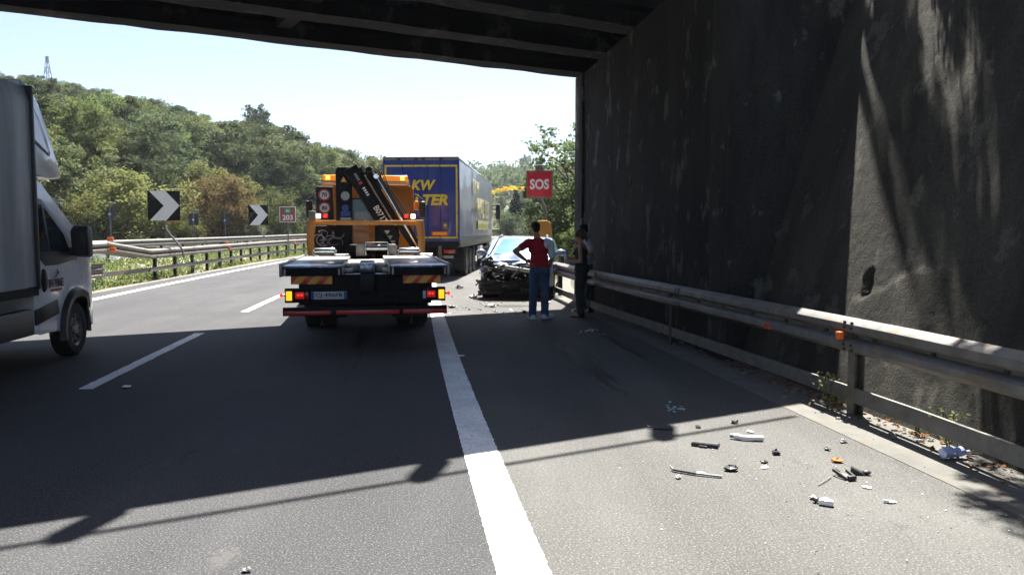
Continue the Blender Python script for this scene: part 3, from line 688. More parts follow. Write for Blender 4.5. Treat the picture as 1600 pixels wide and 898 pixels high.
# SOS sign and call box
Y = 26.; k = Y / FPX; x, z = A(843, 288, Y)
t = thing('sos_sign', 'red square SOS sign with white letters on a leaning grey pole', 'road sign', (x, Y, z), R(-2))
MB().box((0, .02, 0), (41 * k, .07, 43 * k)).build('frame', 'galvanised', t, bevel=.01)
MB().box((-.005, -.02, 0), (37.5 * k, .012, 39 * k)).build('panel', 'sign_red', t, bevel=.004)
text('lettering', 'SOS', .4, 'sign_white', t, (0, -.03, 0), width=30 * k, lh=16 * k, bold=.035)
MB().box((.0, 0, 25.5 * k), (13 * k, .22, 8 * k), top=(.8, .8)).build('lamp_head', 'galvanised_old', t, bevel=.02)
MB().tube([(.02, .07, 20 * k), (.03, .07, -22 * k), (.16, .07, -34 * k), (.20, .07, -44 * k), (.2, .07, zr(Y) - z)], .05, 10).build('pole', 'galvanised', t)
Y = 25.2; x, z = A(850, 345, Y)
t = thing('sos_column', 'tall orange-yellow emergency call column behind the wrecked car', 'call box', (x, Y, 0))
MB().prism([(-.3, 0), (.44, 0), (.20, 1.86), (.10, 1.93), (-.18, 1.93), (-.3, 1.85)], -.16, .22, 'y').build('body', 'callbox_yellow', t, bevel=.02)
MB().box((.07, -.165, 1.2), (.30, .014, .5)).build('panel', 'callbox_yellow', t, bevel=.004)
MB().cyl((.07, -.17, 1.3), (.07, -.19, 1.3), .05, 12).build('button', 'sign_black', t)
# far pale car beyond the bend
Y = at_px_lat(829, -6.0); x, z = A(832, 351, Y)
t = thing('parked_car', 'pale car roof glimpsed at the far bend behind the man in red', 'car', (x, Y, zr(Y)), R(-75))
MB().prism([(-2.1, .3), (-2.1, .85), (-1.5, .95), (-.9, 1.45), (.7, 1.48), (1.6, .95), (2.1, .8), (2.1, .3)], -.85, .85, 'x').build('body', 'white_paint', t, bevel=.06)
MB().prism([(-1.35, .97), (-.85, 1.40), (.68, 1.42), (1.45, .97)], -.857, .857, 'x').build('window', 'car_glass', t)
for a in (-1.3, 1.3):
    for b in (-.8, .8): MB().cyl((b - .09, a, .3), (b + .09, a, .3), .3, 14).build('wheel', 'rubber', t)
# pylon on the hill
Y = 170.; x, z = A(75, 120, Y); _, zt = A(75, 88, Y)
t = thing('pylon', 'grey lattice power pylon tip above the wooded hill', 'pylon', (x, Y, z - 14))
H = zt - z + 14; mb = MB()
for sx in (-1, 1):
    for sy in (-1, 1): mb.bar((sx * 1.9, sy * 1.9, 0), (sx * .12, sy * .12, H), .09)
t_mast = mb.build('mast', 'pylon_steel', t); mb = MB(); n = 9
for i in range(n):
    a, b = 1.9 - 1.78 * i / n, 1.9 - 1.78 * (i + 1) / n
    for sx, sy, ux, uy in ((-1, -1, 1, -1), (1, -1, 1, 1), (1, 1, -1, 1), (-1, 1, -1, -1)):
        mb.bar((sx * a, sy * a, H * i / n), (ux * b, uy * b, H * (i + 1) / n), .05); mb.bar((ux * a, uy * a, H * i / n), (sx * b, sy * b, H * (i + 1) / n), .05)
mb.build('bracing', 'pylon_steel', t)
for zz, w in ((H - .25, .5), (H - 9, 1.2)): MB().bar((-w, 0, zz), (w, 0, zz), .14).build('crossarm', 'pylon_steel', t)
# ---------------------------------------------------------------- vehicles
def wheel(parent, c, r, w, side, name='wheel', rim='steel_rim', hub=True, rimr=.62):
    """axle along local x; side +1 = outer face towards +x"""
    c = Vector(c); prof = [(r * .62, -.5), (r * .9, -.5), (r * .985, -.40), (r, -.25), (r, .25), (r * .985, .40), (r * .9, .5), (r * .62, .5)]
    n = 32; vs = []; fs = []
    for i in range(n):
        a = 2 * math.pi * i / n
        for q, t in prof: vs.append((c.x + t * w, c.y + math.cos(a) * q, c.z + math.sin(a) * q))
    m = len(prof)
    for i in range(n):
        for j in range(m - 1): fs.append((i * m + j, ((i + 1) % n) * m + j, ((i + 1) % n) * m + j + 1, i * m + j + 1))
    o = MB().add(vs, fs).build(name, 'rubber', parent)
    mb = MB(); tr = MB()
    for k in (-.28, 0, .28):
        pass
    x0 = c.x + side * w * .5
    mb.cyl((c.x - side * w * .3, c.y, c.z), (x0 - side * w * .18, c.y, c.z), r * rimr, 28)
    mb.cyl((x0 - side * w * .2, c.y, c.z), (x0 - side * .01, c.y, c.z), r * .24, 16, r * .19)
    for i in range(5):
        a = 2 * math.pi * i / 5 + .3
        mb.cyl((x0 - side * w * .2, c.y + math.cos(a) * r * .30, c.z + math.sin(a) * r * .30), (x0 - side * w * .06, c.y + math.cos(a) * r * .3, c.z + math.sin(a) * r * .3), r * .05, 8)
    vs = []; fs = []
    for i in range(28):
        a = 2 * math.pi * i / 28
        for q, t in ((rimr + .02, .0), (rimr - .05, -.03), (rimr - .08, -.2 * w / .2 * .5)): vs.append((x0 + side * (t * w / .2 * .5 - .012), c.y + math.cos(a) * q * r, c.z + math.sin(a) * q * r))
    for i in range(28):
        for j in range(2): fs.append((i * 3 + j, ((i + 1) % 28) * 3 + j, ((i + 1) % 28) * 3 + j + 1, i * 3 + j + 1))
    mb.add(vs, fs)
    holes = MB()
    for i in range(8):
        a = 2 * math.pi * i / 8
        holes.cyl((x0 - side * w * .185, c.y + math.cos(a) * r * .46, c.z + math.sin(a) * r * .46), (x0 - side * w * .165, c.y + math.cos(a) * r * .46, c.z + math.sin(a) * r * .46), r * .065, 10)
    rm = mb.build('rim', rim, o); holes.build('rim_slot', 'chassis_black', o)
    return o

# ---- white dropside van with tarpaulin body (left lane)
VH = R(7.2)
van = thing('tarpaulin_van', 'white cab van with grey tarpaulin body and roof pod, cut by the left edge', 'van', (-6.64, 10.2, 0), VH)
def hull(prof, half, zb, tumble, nose=None, nst=(-1, -.93, -.5, 0, .5, .93, 1), cuts_y=(), cuts_z=()):
    """side outline carried across the width, cut into strips, then shaped"""
    mb = MB(); n = len(prof); vs = [(s * half, y, z) for s in nst for y, z in prof]
    k = len(nst); fs = [tuple(range(n)), tuple(range(k * n - 1, (k - 1) * n - 1, -1))]
    for i in range(k - 1):
        for j in range(n): fs.append((i * n + j, (i + 1) * n + j, (i + 1) * n + (j + 1) % n, i * n + (j + 1) % n))
    me = bpy.data.meshes.new('t'); me.from_pydata(vs, [], fs); bm = bmesh.new(); bm.from_mesh(me); bpy.data.meshes.remove(me)
    for co, no, cs in (((0, 1, 0), (0, 1, 0), cuts_y), ((0, 0, 1), (0, 0, 1), cuts_z)):
        for c in cs: bmesh.ops.bisect_plane(bm, geom=bm.verts[:] + bm.edges[:] + bm.faces[:], plane_co=Vector(co) * c, plane_no=no)
    bm.verts.index_update(); out = []
    for v in bm.verts:
        x, y, z = v.co; s = x / half; x -= s * tumble * max(0, z - zb)
        if nose: x, y, z = nose(s, x, y, z)
        out.append((x, y, z))
    mb.add(out, [[v.index for v in f.verts] for f in bm.faces]); bm.free()
    return mb
VZ, VT = 1.25, .13
def vx(z, d=.004): return .985 - VT * max(0, z - VZ) + d
prof = [(-1.42, .42), (-1.42, 2.13), (-1.36, 2.2), (-.98, 2.25), (-.62, 2.19), (.10, 1.68), (.46, 1.38), (.86, 1.12), (.98, .92), (1.02, .62), (.98, .34), (.5, .34), (.42, .52), (.30, .68), (.14, .78), (-.04, .81), (-.22, .78), (-.38, .68), (-.46, .52), (-.5, .38)]
def vnose(s, x, y, z):
    if y > .35: f = (y - .35); x *= 1 - .30 * f * f - .02 * f; 
    if y > .6: y -= .22 * abs(s) ** 3
    return x, y, z
hull(prof, .985, VZ, VT, vnose, cuts_y=(-.5, -.25, 0, .2, .35, .45, .55, .65, .75, .85), cuts_z=(.9, 1.1, VZ, 1.6)).build('body', 'white_paint', van, bevel=.02, ang=40)
def side_panel(mb, poly, d=.004, t=.012):
    """polygon of (y, z) laid on the van's right side"""
    n = len(poly); vs = [(vx(z, d), y, z) for y, z in poly] + [(vx(z, d - t), y, z) for y, z in poly]
    return mb.add(vs, [tuple(range(n)), tuple(range(2 * n - 1, n - 1, -1))] + [(i, (i + 1) % n, n + (i + 1) % n, n + i) for i in range(n)])
door = side_panel(MB(), [(-1.28, .40), (-1.30, 1.2), (-1.27, 2.02), (-1.12, 2.12), (-.72, 2.08), (-.1, 1.68), (.12, 1.42), (.16, 1.15), (-.02, .90), (-.22, .88), (-.40, .76), (-.53, .56), (-.56, .40)], .008, .02).build('door', 'white_paint', van, bevel=.006, smooth=False)
side_panel(MB(), [(-1.19, 1.30), (-1.20, 1.90), (-1.10, 2.02), (-.74, 1.99), (-.15, 1.58), (.06, 1.36), (.05, 1.25), (-.55, 1.20), (-1.0, 1.20)], .011, .01).build('window_surround', 'black_plastic', door, bevel=.004)
side_panel(MB(), [(-1.13, 1.37), (-1.13, 1.86), (-1.05, 1.95), (-.80, 1.93), (-.80, 1.37)], .014, .008).build('window', 'car_glass', door, smooth=False)
side_panel(MB(), [(-.72, 1.37), (-.72, 1.90), (-.24, 1.57), (-.16, 1.37)], .014, .008).build('quarter_window', 'car_glass', door, smooth=False)
MB().ell((.995, -1.08, 1.03), (.035, .10, .14), 14, 10).build('door_handle', 'black_plastic', door)
side_panel(MB(), [(-1.42, .52), (-1.42, .70), (-.62, .78), (-.57, .60)], .018, .03).build('side_trim', 'black_plastic', door, bevel=.008)
lg = thing('logo', None, None); bpy.data.objects.remove(lg)
tl_ = text('lettering', 'IN TIME', .1, 'logo_dark', door, (1.002, -.66, .985), (R(90), 0, R(90)), width=.40, lh=.105, bold=.03)
MB().bb(1.0, 1.003, -.86, -.46, .885, .915).build('logo_bar', 'logo_red', door, smooth=False)
mb = MB(); mb.bar((1.001, -.70, 1.05), (1.001, -.52, 1.12), .003, .014, up=(1, 0, 0)); mb.bar((1.001, -.62, 1.06), (1.001, -.585, 1.15), .003, .012, up=(1, 0, 0)); mb.build('logo_mark', 'logo_red', door, smooth=False)
# wheel arch flare
mb = MB(); pts = []
for i in range(15):
    a = R(-12 + 204 * i / 14); pts.append((math.cos(a), math.sin(a)))
vs = []
for c_, s_ in pts:
    for q, x in ((.40, .90), (.415, 1.035), (.50, 1.045), (.535, .98)): vs.append((x - .18 * max(0, c_ - .55), c_ * q, .36 + s_ * q))
k = 4; mb.add(vs, [(i * k + j, (i + 1) * k + j, (i + 1) * k + j + 1, i * k + j + 1) for i in range(14) for j in range(3)]); mb.build('wheel_arch', 'black_plastic', van)
mb = MB(); mb.bb(-.9, .9, -.5, .5, .5, .8); mb.build('wheel_well', 'chassis_black', van)
wheel(van, (.87, 0, .345), .345, .215, 1); wheel(van, (-.87, 0, .345), .345, .215, -1)
mb = MB(); mb.prism([(.02, 1.27), (-.18, 1.30), (-.21, 1.62), (-.12, 1.69), (.02, 1.66)], 1.01, 1.21, 'x'); mi = mb.build('mirror', 'black_plastic', van, bevel=.035, seg=3)
MB().bar((.94, -.10, 1.34), (1.06, -.08, 1.37), .07, .10).build('mirror_arm', 'black_plastic', mi)
MB().box((1.252, .08, 1.5), (.012, .05, .12)).build('indicator', 'beacon_amber', mi) if False else None
# roof sleeper pod
def pod(s, x, y, z): return x * (1 - .06 * max(0, (z - 2.35) / 1.0) ** 2), y - .12 * abs(s) ** 4 * sm(-1.2, -.3, y), z
pp = [(-1.42, 2.28), (-1.42, 3.30), (-1.34, 3.34), (-1.15, 3.30), (-.85, 3.12), (-.62, 2.88), (-.43, 2.60), (-.28, 2.36), (-.25, 2.27), (-.5, 2.24)]
pd = hull([(y + (.10 if y > -1.3 else 0), z) for y, z in pp], .97, 9, 0, pod, (-1, -.9, -.6, -.3, 0, .3, .6, .9, 1)).build('roof_pod', 'white_paint', van, bevel=.03, ang=45)
def podx(z): return .97 * (1 - .06 * max(0, (z - 2.35)) ** 2)
def pod_panel(poly, d, t):
    poly = [(y + (.10 if y > -1.3 else .02), z) for y, z in poly]; n = len(poly); vs = [(podx(z) + d - .02 * 0, y, z) for y, z in poly] + [(podx(z) + d - t, y, z) for y, z in poly]
    return MB().add(vs, [tuple(range(n)), tuple(range(2 * n - 1, n - 1, -1))] + [(i, (i + 1) % n, n + (i + 1) % n, n + i) for i in range(n)])
pod_panel([(-1.37, 3.13), (-1.22, 3.09), (-1.0, 2.94), (-.80, 2.72), (-.69, 2.56), (-.72, 2.515), (-.79, 2.53), (-1.28, 2.665), (-1.355, 2.72)], .006, .02).build('pod_window_seal', 'black_plastic', pd, smooth=False)
pod_panel([(-1.345, 3.10), (-1.21, 3.06), (-1.0, 2.91), (-.81, 2.70), (-.715, 2.57), (-.75, 2.54), (-1.27, 2.69), (-1.335, 2.74)], .010, .012).build('pod_window', 'pale_panel', pd, smooth=False)
MB().tube([(.80, -.62, 2.2), (.84, -.48, 2.42), (.86, -.44, 2.5)], .007, 6).build('aerial', 'black_plastic', van)
# tarpaulin body and its undercarriage
def tarpf(y, z):
    w = math.sin(y * 9) * .010 + math.sin(y * 23 + z) * .004 + noise.noise((y * 3, z * .6, 1)) * .012
    return (1.075 + w * (1 - abs((z - 2) / 1.3) ** 3) - .05 * sm(3.05, 3.22, z), y, z)
mb = MB(); mb.grid(tarpf, frange(-5.6, -1.50, .06), frange(.98, 3.22, .08)); mb.bb(-1.07, 1.03, -5.6, -1.50, 1.0, 3.2)
mb.grid(lambda x, y: (x, y, 3.22 + .05 * math.cos(x * 1.5)), frange(-1.06, 1.03, .2), frange(-5.6, -1.5, .3))
tb = mb.build('tarpaulin', 'tarp_grey', van, fix=True, ang=50)
MB().bb(1.0, 1.095, -1.53, -1.47, .95, 3.24).build('corner_post', 'black_plastic', tb, bevel=.01)
MB().bb(-1.07, 1.07, -5.6, -1.48, .88, .985).build('floor_frame', 'chassis_black', van)
MB().bb(-.5, .5, -5.6, -1.4, .45, .88).build('chassis', 'chassis_black', van)
MB().bb(.88, 1.0, -5.0, -1.46, .42, .72).build('side_guard', 'black_plastic', van, bevel=.02)
wheel(van, (.87, -4.0, .345), .345, .215, 1); wheel(van, (-.87, -4.0, .345), .345, .215, -1)
def squeeze(o):
    for c in o.children:
        if c.name.startswith('lettering'): c.location.y += .05
        elif c.data.users == 1:
            for v in c.data.vertices:
                y = v.co.y
                if y < -1.45: v.co.y = y + .243
                elif y < -.52: v.co.y = -.52 + (y + .52) * .73
        squeeze(c)
squeeze(van)
# front of the van: bumper, windscreen, lamps
def scr(s, t): return (s * (.80 - .10 * t), .46 - .98 * t - .16 * abs(s) ** 3 + .012, 1.38 + .78 * t + .012)
mb = MB(); mb.grid(scr, frange(-1, 1, .25), frange(.02, .98, .24)); mb.build('windscreen', 'car_glass', van, fix=False)
MB().prism([(.88, .34), (1.06, .36), (1.07, .62), (.94, .66)], -.78, .78, 'x').build('bumper', 'black_plastic', van, bevel=.03)
for s in (-1, 1): MB().ell((s * .70, .83, .98), (.14, .10, .17), 12, 8).build('headlight', 'glass_shard', van)

# ---- tow truck with folded crane
TH = R(10.2)
tow = thing('tow_truck', 'orange recovery truck with flat alloy bed and folded black crane, hazard lights on', 'tow truck', (-2.20, 12.0, 0), TH)
B = lambda x0, x1, y0, y1, z0, z1, name, m, par=tow, bev=.006, **k: MB().bb(x0, x1, y0, y1, z0, z1).build(name, m, par, bevel=bev, **k)
bp_ = B(-1.23, 1.22, .02, .10, .345, .47, 'rear_bumper', 'chassis_black')
for a, b in ((-1.21, -.53), (-.45, .49), (.55, 1.20)): B(a, b, .004, .019, .357, .418, 'reflector_strip', 'reflex_red', bp_, .002)
B(-1.0, .99, .12, .30, .50, .95, 'tail_panel', 'chassis_black')
B(-.50, .50, .30, 6.6, .45, .93, 'chassis', 'chassis_black')
B(-1.02, 1.02, .35, 4.7, .72, .90, 'subframe', 'chassis_black')
for a, b, f in ((-1.11, -.50, 1), (.55, 1.13, 1)):
    bd = B(a, b, .085, .115, .815, .955, 'marker_board', 'marker_red', tow, .002)
    mb = MB(); w = b - a
    for i in range(3):
        x0 = a + w * (.05 + .38 * i - .05); pl = [(x0, .815), (x0 + .13, .815), (x0 + .26, .955), (x0 + .13, .955)]
        pl = [(min(max(u, a + .002), b - .002), z) for u, z in pl]
        mb.prism(pl, .079, .0845, 'y')
    mb.build('yellow_stripe', 'marker_yellow', bd, smooth=False)
for s in (-1, 1):
    lt = B(*sorted((s * 1.20, s * .84)), .05, .13, .54, .755, 'lamp_cluster', 'chassis_black', tow, .01)
    B(*sorted((s * 1.18, s * 1.095)), .03, .052, .575, .715, 'indicator', 'lamp_amber', lt, .008)
    B(*sorted((s * 1.045, s * .915)), .03, .052, .60, .70, 'brake_light', 'tail_red', lt, .008)
    for q in (.955, 1.005): MB().cyl((s * q, .031, .655), (s * q, .022, .655), .013, 10).build('bulb', 'lamp_red', lt)
    B(*sorted((s * .90, s * .85)), .03, .052, .58, .70, 'reverse_light', 'glass_shard' if s > 0 else 'lens_red', lt, .006)
    MB().tube([(s * 1.18, .09, .655), (s * 1.235, .07, .655)], .012, 6).build('marker_stalk', 'rubber', lt)
    MB().ell((s * 1.25, .06, .655), (.026, .026, .03), 10, 8).build('marker_lamp', 'lamp_red', lt)
pl = B(-.82, -.29, .07, .118, .585, .70, 'number_plate', 'plate_white', tow, .004)
B(-.82, -.775, .066, .0705, .588, .697, 'plate_band', 'plate_blue', pl, 0); B(-.335, -.29, .066, .0705, .588, .697, 'plate_band', 'plate_blue', pl, 0)
text('lettering', 'CJ 496FB', .1, 'letter_black', pl, (-.555, .067, .642), width=.40, lh=.075, bold=.02)
B(.30, .72, .08, .119, .60, .70, 'blank_plate', 'chassis_black', tow, .004)
# bed: two decks with a sunken centre, side rails, sloping edge
for s in (-1, 1):
    dk = B(*sorted((s * .36, s * 1.22)), .0, 1.7, 1.055, 1.095, 'deck_tail', 'bed_blue', tow, .008)
    B(*sorted((s * .36, s * 1.22)), 1.704, 4.75, 1.055, 1.098, 'deck_plate', 'bed_alloy', tow, .004)
    B(*sorted((s * 1.222, s * 1.27)), .0, 4.8, .93, 1.13, 'side_rail', 'bed_alloy', tow, .012)
    B(*sorted((s * .37, s * 1.2)), .02, .06, .94, 1.053, 'tail_face', 'chassis_black', tow, .004)
    B(*sorted((s * .33, s * .358)), .0, 4.7, .96, 1.10, 'inner_rail', 'bed_alloy' if s < 0 else 'lift_steel', tow, .006)
    for q in (.40, 1.19): B(*sorted((s * (q - .015), s * (q + .015))), .012, .03, .95, 1.05, 'hinge_plate', 'lift_steel', tow, .003)
B(-.325, .325, 1.5, 4.7, .90, 1.03, 'centre_floor', 'lift_steel', tow, .004)
B(-.10, .14, -.05, 1.2, .98, 1.13, 'lift_boom', 'bed_blue', tow, .02)
B(-.10, .14, -.06, .25, .70, .975, 'lift_boom_end', 'crane_black', tow, .02)
B(-.28, -.105, .9, 1.5, .95, 1.08, 'lift_arm', 'lift_steel', tow, .02); B(.145, .32, .9, 1.5, .95, 1.08, 'lift_arm', 'lift_steel', tow, .02)
B(-.36, .37, .2, .5, .86, .96, 'cross_member', 'bed_blue', tow, .015)
B(-.35, -.20, .35, .55, .97, 1.03, 'lift_pin', 'lift_steel', tow, .015); B(.24, .39, .35, .55, .97, 1.03, 'lift_pin', 'lift_steel', tow, .015)
for a, b in ((-1.04, -.64), (.66, 1.07)):
    rl = MB().cyl((a, 4.45, 1.20), (b, 4.45, 1.20), .068, 20).build('roller', 'chrome', tow, bevel=.008)
    for x in (a - .02, b + .02): B(x - .012, x + .012, 4.38, 4.52, 1.10, 1.22, 'roller_bracket', 'lift_steel', rl)
    MB().tube([(b, 4.42, 1.13), (b + .28, 4.40, 1.13)], .014, 6).build('roller_bar', 'chrome', rl)
wn_ = MB().cyl((-.02, 4.9, 1.24), (.44, 4.9, 1.24), .09, 18).build('winch_drum', 'chrome', tow)
B(-.22, -.02, 4.75, 5.05, 1.08, 1.34, 'winch_motor', 'lift_steel', tow, .03); B(.44, .62, 4.75, 5.05, 1.08, 1.33, 'winch_gearbox', 'lift_steel', tow, .03)
mb = MB(); mb.tube([(-.02, 4.76, 1.38), (.44, 4.76, 1.38)], .016, 8); mb.tube([(-.02, 4.74, 1.10), (-.02, 4.74, 1.38)], .016, 8); mb.tube([(.44, 4.74, 1.10), (.44, 4.74, 1.38)], .016, 8); mb.build('winch_guard', 'chrome', tow)
# yellow headboard frame
fr = B(-1.18, 1.20, 4.86, 4.96, 1.735, 1.83, 'headboard_bar', 'frame_yellow', tow, .012)
for s in (-1, 1):
    pts = [(1.21, 1.10), (1.23, 1.4), (1.20, 1.84), (1.02, 1.84), (1.08, 1.45), (1.06, 1.10)]
    MB().prism([(s * u, z) for u, z in pts], 4.84, 4.95, 'y').build('headboard_post', 'frame_yellow', tow, bevel=.015)
    wl_ = B(*sorted((s * .93, s * 1.02)), 4.78, 4.86, 1.87, 1.965, 'work_lamp', 'lamp_white', tow, .01)
    B(*sorted((s * .78, s * .885)), 4.79, 4.86, 1.88, 1.96, 'red_lamp', 'tail_red', tow, .01)
    B(*sorted((s * .805, s * .86)), 4.782, 4.792, 1.90, 1.94, 'red_bulb', 'lamp_red', tow, .004)
B(-1.17, -1.03, 4.80, 4.90, 1.84, 2.02, 'reflector_plate', 'galvanised', tow, .01)
# cab
CABP = []
def rrect(x0, x1, z0, z1, r, n=5):
    out = []
    for cx, cz, a0 in ((x1 - r, z1 - r, 0), (x0 + r, z1 - r, 90), (x0 + r, z0 + r, 180), (x1 - r, z0 + r, 270)):
        for i in range(n + 1): a = R(a0 + 90 * i / n); out.append((cx + r * math.cos(a), cz + r * math.sin(a)))
    return out
cab = MB(); sec = [(6.38, 0, 0), (6.44, .0, .0), (7.6, .0, .0), (8.15, .05, .12), (8.35, .12, .5)]; rings = []
vs = []; base_ = rrect(-1.08, 1.08, .62, 2.66, .16)
for y, dx, dz in sec:
    for u, z in base_: vs.append((u * (1 - dx / 1.08), y, z - dz * max(0, (z - 1.4) / 1.26)))
n = len(base_); fs = [tuple(range(n)), tuple(range(n * len(sec) - 1, n * (len(sec) - 1) - 1, -1))] + [(i * n + j, (i + 1) * n + j, (i + 1) * n + (j + 1) % n, i * n + (j + 1) % n) for i in range(len(sec) - 1) for j in range(n)]
cb = cab.add(vs, fs).build('cab', 'truck_orange', tow, bevel=.02, ang=40)
MB().prism(rrect(.46, 1.02, 1.55, 2.52, .07), 6.352, 6.379, 'y').build('pressed_panel', 'truck_orange', cb, bevel=.01)
MB().prism(rrect(-.98, -.30, 1.10, 2.52, .07), 6.358, 6.379, 'y').build('pressed_panel', 'truck_orange', cb, bevel=.01)
MB().prism(rrect(-.34, .42, 1.80, 2.36, .06), 6.345, 6.379, 'y').build('window_seal', 'black_plastic', cb, bevel=.008)
MB().prism(rrect(-.30, .38, 1.84, 2.32, .05), 6.335, 6.345, 'y').build('rear_window', 'windscreen', cb)
MB().prism(rrect(-.26, .34, 1.86, 2.04, .03), 6.325, 6.3345, 'y').build('seat_back', 'pale_panel', cb)
B(-1.0, 1.0, 6.5, 7.7, 2.664, 2.71, 'roof_plate', 'pale_panel', cb, .015)
for a, b, f in ((-.98, -.24, -.86), (.20, .97, .33)):
    bc = B(a, b, 6.72, 7.0, 2.76, 2.90, 'beacon_bar', 'beacon_amber', tow, .035, seg=3)
    B(a + .03, b - .03, 6.74, 6.98, 2.712, 2.758, 'beacon_base', 'pale_panel', bc, .01)
    for q in (f, b - .13): B(q - .05, q + .05, 6.712, 6.722, 2.785, 2.875, 'beacon_lamp', 'beacon_flash' , bc, .004)
    for i in range(1, 4): B(a + (b - a) * i / 4 - .008, a + (b - a) * i / 4 + .008, 6.714, 6.73, 2.77, 2.89, 'beacon_divider', 'marker_yellow', bc, 0)
# speed plate board
sbd = B(-1.10, -.72, 6.10, 6.16, 1.62, 2.60, 'speed_board', 'speed_grey', tow, .02)
for zc_, tx in ((2.41, '70'), (2.12, '80')):
    ds = MB().cyl((-.915, 6.10, zc_), (-.915, 6.088, zc_), .130, 28).build('speed_disc', 'sign_red', sbd)
    MB().cyl((-.915, 6.087, zc_), (-.915, 6.080, zc_), .098, 28).build('disc_face', 'sign_white', ds)
    text('lettering', tx, .12, 'letter_black', ds, (-.915, 6.078, zc_), width=.12, lh=.095, bold=.03)
# mirrors
for s in (-1, 1):
    m_ = B(*sorted((s * 1.28, s * 1.44)), 7.62, 7.74, 1.92, 2.34, 'mirror', 'black_plastic', tow, .04, seg=3)
    MB().tube([(s * 1.06, 7.7, 2.45), (s * 1.2, 7.7, 2.5), (s * 1.36, 7.68, 2.38), (s * 1.36, 7.68, 2.3)], .02, 8).build('mirror_arm', 'black_plastic', m_)
B(1.16, 1.27, 7.55, 7.7, 2.12, 2.34, 'marker_lamp_housing', 'frame_yellow', tow, .03)
# crane
col = MB().prism([(-.64, .95), (-.30, .95), (-.30, 1.5), (-.30, 2.55), (-.20, 2.98), (-.60, 2.98), (-.64, 2.9)], 5.42, 5.78, 'y').build('crane_column', 'crane_black', tow, bevel=.02)
B(-.62, .15, 5.30, 5.9, .93, 1.32, 'crane_base', 'crane_black', tow, .03)
B(.18, .70, 5.45, 5.8, 1.0, 1.72, 'control_block', 'crane_black', tow, .03)
def arm(p, q, w, y0, y1, name, m, par=tow, bev=.012):
    p, q = Vector((p[0], 0, p[1])), Vector((q[0], 0, q[1])); d = (q - p).normalized(); nrm = Vector((d.z, 0, -d.x)) * w / 2
    pl = [(v.x, v.z) for v in (p + nrm, q + nrm, q - nrm, p - nrm)]
    return MB().prism(pl, y0, y1, 'y').build(name, m, par, bevel=bev)
main = arm((-.33, 2.96), (.60, 1.42), .30, 5.30, 5.64, 'crane_boom', 'crane_black')
arm((-.10, 2.98), (1.18, 1.02), .12, 5.36, 5.6, 'crane_extension', 'crane_black'); arm((.03, 2.98), (1.26, 1.05), .10, 5.42, 5.62, 'crane_extension', 'crane_black')
arm((.16, 2.92), (1.12, 1.20), .045, 5.28, 5.33, 'crane_cylinder', 'chrome'); arm((.29, 2.80), (1.30, 1.05), .05, 5.40, 5.46, 'crane_cylinder', 'crane_black')
arm((-.02, 2.80), (.62, 1.72), .028, 5.28, 5.30, 'crane_pipe', 'lift_steel'); arm((.33, 2.52), (.80, 1.72), .025, 5.36, 5.39, 'crane_pipe', 'frame_yellow')
for q in ((-.12, 3.0), (.08, 3.02), (.22, 2.88)): MB().cyl((q[0], 5.25, q[1] - .1), (q[0], 5.68, q[1] - .1), .055, 12).build('crane_pin', 'chrome' if q[0] > 0.1 else 'crane_black', tow)
tip = arm((-.08, 3.01), (-.02, 2.86), .05, 5.24, 5.30, 'crane_edge', 'galvanised')
random.seed(8)
for k in range(5):
    x0 = .10 + .05 * k; MB().tube([(x0, 5.32, 2.92 - .03 * k), (x0 + .08, 5.25, 2.96 - .03 * k), (x0 + .16, 5.3, 2.78 - .04 * k), (x0 + .62, 5.34, 1.9)], .012, 6).build('hose', 'rubber', tow)
MB().cyl((-.44, 5.415, 2.36), (-.44, 5.405, 2.36), .095, 24).build('round_sticker', 'pale_panel', col)
MB().cyl((-.44, 5.415, 2.10), (-.44, 5.405, 2.10), .075, 24).build('blue_sticker', 'plate_blue', col)
B(-.55, -.32, 5.405, 5.416, 1.73, 1.90, 'data_plate', 'pale_panel', col, 0); B(-.54, -.33, 5.405, 5.416, 1.93, 2.03, 'blue_plate', 'plate_blue', col, 0)
MB().prism([(-.53, 2.66), (-.41, 2.66), (-.47, 2.77)], 5.405, 5.416, 'y').build('warning_triangle', 'marker_yellow', col, smooth=False)
ar = -math.atan2(1.54, .93)
def on_boom(t, off=0):
    p = Vector((-.33, 0, 2.96)).lerp(Vector((.60, 0, 1.42)), t); d = Vector((.93, 0, -1.54)).normalized(); nn = Vector((-d.z, 0, d.x)); return p + nn * off
p = on_boom(.66, .03); text('lettering', 'B071T', .16, 'letter_white', main, (p.x, 5.296, p.z), (R(90), -ar, 0), width=.42, lh=.13, bold=.02)
def bar_on(t0, t1, w, m, off=0.02, name='logo_bar'):
    a, b = on_boom(t0, off), on_boom(t1, off); mb = MB().bar((a.x, 5.2965, a.z), (b.x, 5.2965, b.z), w, .004, up=(0, 1, 0)); mb.build(name, m, main, smooth=False)
for t in (.09, .115, .14, .165): bar_on(t, t + .016, .055, 'pale_panel')
bar_on(.20, .235, .075, 'sign_red')
for t in (.28, .31, .34, .37): bar_on(t, t + .02, .06, 'letter_white')
